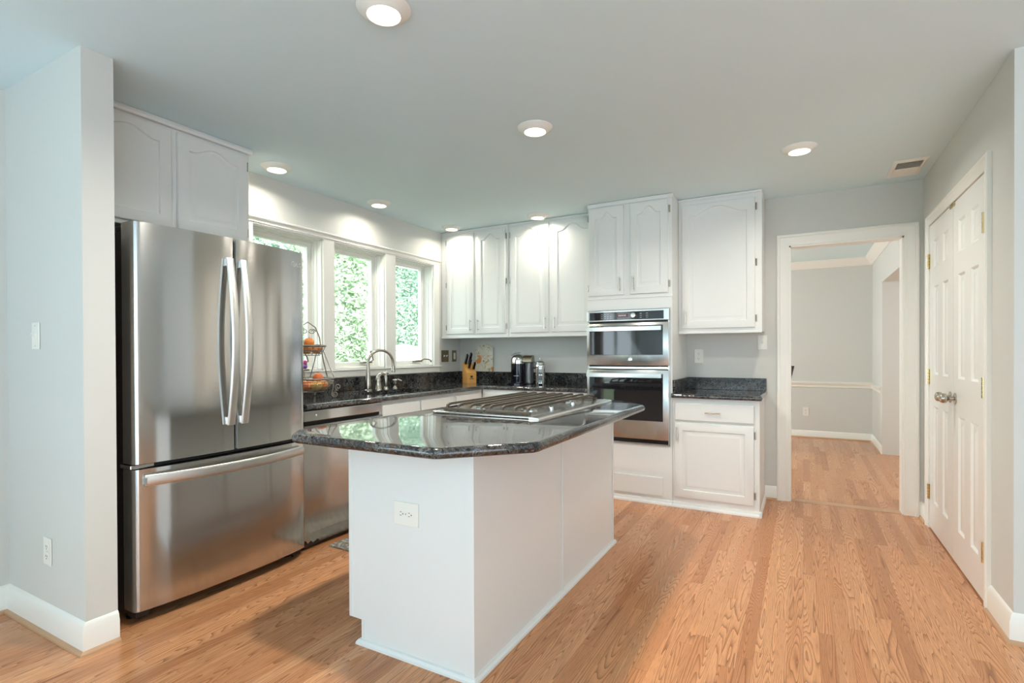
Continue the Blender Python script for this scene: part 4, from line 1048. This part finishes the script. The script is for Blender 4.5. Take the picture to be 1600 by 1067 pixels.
# ------------------------------------------------------------------ ceiling fittings
BULB = 0.5
LIGHTS = [(-3.05, 2.30, 'recessed ceiling light above the left window', 5.5), (-3.06, 3.27, 'recessed ceiling light above the middle window', 5), (-3.035, 4.26, 'recessed ceiling light in the corner by the wall cabinets', 5), (-2.10, 4.28, 'recessed ceiling light in front of the wall cabinets left of the ovens', 6),
          (-1.29, 2.60, 'recessed ceiling light above the cooktop end of the island', 28), (-0.02, 3.65, 'recessed ceiling light nearest the doorway', 13), (-1.315, 1.435, 'nearest large recessed ceiling light at the top edge', 29)]
def ceiling_light(x, y, label, power):
    t_ = thing('ceiling_light', label, 'ceiling light', (x, y, ZC), 'recessed ceiling lights')
    MB().lathe([(0.096, 0.0), (0.096, -0.003), (0.090, -0.008), (0.066, -0.026), (0.060, -0.028), (0.058, -0.026), (0.056, -0.010), (0.054, -0.0008), (0.001, -0.0008)], (x, y, ZC-0.0005), 'z', 36).obj('trim_ring', TRIM, t_, 40)
    MB().lathe([(0.053, 0.0), (0.053, -0.008), (0.046, -0.014), (0.001, -0.016)], (x, y, ZC-0.004), 'z', 28).obj('lens', LENS, t_, 40)
    l = bpy.data.lights.new('bulb', 'AREA'); l.energy = power*BULB; l.color = (1.0, 0.94, 0.83)   #L:bulb
    l.shape = 'DISK'; l.size = 0.10; l.spread = math.radians(158)
    o = bpy.data.objects.new('bulb', l); COL.objects.link(o); o.parent = t_; o.location = (0, 0, -0.034)
for L_ in LIGHTS: ceiling_light(*L_)
t = thing('ceiling_vent', 'white rectangular air vent in the ceiling near the closet doors', 'vent', (0.61, 4.40, ZC))
mb = MB(face_down(0.61, 4.40, ZC))
a, b = 0.095, 0.185; i0, i1 = 0.070, 0.155
mb.loops([[(-a, -b, 0.0005), (a, -b, 0.0005), (a, b, 0.0005), (-a, b, 0.0005)], [(-a, -b, 0.004), (a, -b, 0.004), (a, b, 0.004), (-a, b, 0.004)], [(-i0-0.008, -i1-0.008, 0.014), (i0+0.008, -i1-0.008, 0.014), (i0+0.008, i1+0.008, 0.014), (-i0-0.008, i1+0.008, 0.014)], [(-i0, -i1, 0.012), (i0, -i1, 0.012), (i0, i1, 0.012), (-i0, i1, 0.012)], [(-i0, -i1, 0.002), (i0, -i1, 0.002), (i0, i1, 0.002), (-i0, i1, 0.002)]], cap0=False, cap1=False)
mb.obj('frame', TRIM, t)
MB(face_down(0.61, 4.40, ZC)).box(-i0, -i1, 0.0005, i0, i1, 0.002).obj('duct_back', GREYV, t)
mb = MB(face_down(0.61, 4.40, ZC))
for k in range(14):
    y = -i1+0.011+k*(2*i1-0.02)/13; q = 1 if k >= 7 else -1; dd = 0.011 if k < 7 else 0.007
    mb.loops([[(x, y-q*dd, 0.003), (x, y+q*dd, 0.011), (x, y+q*dd+0.001, 0.010), (x, y-q*dd+0.001, 0.002)] for x in (-i0, i0)])
mb.obj('louvre', TRIM, t)

# rug
mb = MB(); mb.box(-2.585, 2.30, 0.0005, -2.08, 3.20, 0.012, 0.005)
rg = mb.obj('floor_mat', RUG); tag(rg, 'grey patterned kitchen mat on the floor between dishwasher and island', 'mat')

# dining chair behind the doorway
ch = thing('dining_chair', 'dark wooden dining chair just showing beyond the doorway', 'chair', (-0.36, 7.30, 0))
cx_, cy_ = -0.36, 7.30
MB().box(cx_-0.23, cy_-0.22, 0.43, cx_+0.23, cy_+0.22, 0.47, 0.012).obj('seat', DKWOOD, ch)
for sx in (-1, 1):
    MB().tube([(cx_+sx*0.20, cy_-0.19, 0), (cx_+sx*0.20, cy_-0.19, 0.43)], [0.015, 0.02], 10).obj('leg', DKWOOD, ch, 40)
    MB().bar([(cx_+sx*0.20, cy_+0.24, 0), (cx_+sx*0.20, cy_+0.20, 0.25), (cx_+sx*0.20, cy_+0.20, 0.50), (cx_+sx*0.21, cy_+0.24, 0.85), (cx_+sx*0.245, cy_+0.26, 1.015)], (1, 0, 0), (0, 1, 0), 0.034, 0.028).obj('rear_leg', DKWOOD, ch, 40)
MB().bar([(cx_-0.245, cy_+0.258, 0.985), (cx_-0.1, cy_+0.275, 1.0), (cx_+0.1, cy_+0.275, 1.0), (cx_+0.245, cy_+0.258, 0.985)], (0, 0, 1), (0, 1, 0), 0.06, 0.022).obj('top_rail', DKWOOD, ch, 40)
MB().bar([(cx_, cy_+0.20, 0.47), (cx_, cy_+0.235, 0.75), (cx_, cy_+0.27, 0.985)], (1, 0, 0), (0, 1, 0), 0.12, 0.014).obj('splat', DKWOOD, ch, 40)

# ------------------------------------------------------------------ outside
gr = MB().box(-40, -25, -0.75, -3.6, 45, -0.65).obj('ground', GRASS); gr['kind'] = 'structure'
def leaves(mb_pts, n, c, rad, size, rnd):
    vs, fs = [], []
    for i in range(n):
        while True:
            p = Vector((rnd.uniform(-1, 1), rnd.uniform(-1, 1), rnd.uniform(-1, 1)))
            q = p.length
            if 0.45 < q < 1.0 + 0.12*math.sin(9*p.x+4*p.z)*math.cos(7*p.y): break
        pos = Vector((c[0]+p.x*rad[0], c[1]+p.y*rad[1], c[2]+p.z*rad[2]))
        s_ = size*rnd.uniform(0.6, 1.3)
        a = Vector((rnd.gauss(0, 1), rnd.gauss(0, 1), rnd.gauss(0, 0.6))).normalized(); b_ = a.orthogonal().normalized()
        if rnd.random() < 0.5: b_ = a.cross(b_)
        k = len(vs); vs += [pos-a*s_, pos-b_*s_*0.45, pos+a*s_, pos+b_*s_*0.45]; fs.append((k, k+1, k+2, k+3))
    return vs, fs
def tree(label, x, y, h, rad, n, m, size=0.10, seed=1):
    rnd = random.Random(seed); z0 = -0.65
    t_ = thing('tree', label, 'tree', (x, y, z0), 'trees outside the kitchen windows')
    MB().tube([(x, y, z0), (x+0.03, y, z0+h*0.12), (x, y+0.04, z0+h*0.24)], [0.12, 0.09, 0.04], 10).obj('trunk', BARK, t_, 40)
    vs, fs = leaves(None, n, (0, 0, h*0.55), rad, size, rnd)
    me = bpy.data.meshes.new('foliage'); me.from_pydata([tuple(v) for v in vs], [], fs); me.materials.append(m)
    o = bpy.data.objects.new('foliage', me); COL.objects.link(o); o.parent = t_
tree('pale leafy tree filling the middle window', -6.6, 6.2, 4.4, (0.75, 1.0, 2.4), 26000, LEAF1, 0.045, 1)
tree('leafy tree behind the left window', -7.0, 3.9, 4.6, (1.0, 1.15, 2.5), 16000, LEAF1, 0.05, 2)
tree('greener tree behind the right window', -9.0, 10.3, 5.2, (1.1, 1.2, 2.7), 22000, LEAF2, 0.055, 3)
tree('tall tree furthest back between the windows', -12.0, 9.2, 7.0, (1.6, 2.2, 3.8), 22000, LEAF2, 0.08, 4)
tree('broad tree far behind the left window', -11.0, 5.4, 7.0, (1.6, 1.5, 3.8), 16000, LEAF2, 0.08, 5)
tree('distant tree furthest right beyond the fence', -12.0, 14.6, 6.4, (1.8, 2.6, 3.5), 24000, LEAF2, 0.08, 6)
FX = -7.5
fn = thing('garden_fence', 'white picket fence seen low through the right window', 'fence', (FX, 9.2, -0.65))
for k in range(14): MB().box(FX, 8.30+k*0.13, -0.6, FX+0.02, 8.30+k*0.13+0.112, 1.33+0.05*math.sin(k*0.5), 0.004, 1).obj('picket', VINYL, fn)
for z in (-0.2, 0.7): MB().box(FX-0.04, 8.28, z, FX, 10.2, z+0.10).obj('rail', VINYL, fn)
for y in (8.25, 10.25): MB().box(FX-0.06, y-0.05, -0.65, FX+0.03, y+0.05, 1.42, 0.01).obj('post', VINYL, fn)

PART_LABELS = {('handle', 'brushed_nickel'): 'brushed nickel bar handle', ('hinge', 'brass'): 'pale brass hinge', ('hinge', 'brushed_nickel'): 'small nickel hinge', ('lens', 'lamp_lens'): 'glowing white lamp lens',
    ('oven_window', 'black_glass'): 'black glass oven window', ('domed_head', 'chrome'): 'chrome domed head', ('display', 'red_display'): 'dark red display', ('door_knob', 'brushed_nickel'): 'brushed nickel door knob', ('grate', 'cast_iron'): 'black cast iron grate',
    ('shoe_moulding', 'oak_shoe'): 'oak shoe moulding', ('panel_glass', 'black_glass'): 'black glass control strip', ('knob', 'chrome'): 'chrome burner knob', ('stem', 'bark'): 'short brown stem', ('mark', 'slot_dark'): 'dark printed mark'}
for o in list(SC.objects):
    if o.type == 'MESH' and o.parent is not None and o.data.materials:
        k = (o.name.split('.')[0], o.data.materials[0].name)
        if k in PART_LABELS: o['label'] = PART_LABELS[k]
for o in list(SC.objects):
    if '_o' in o: del o['_o']
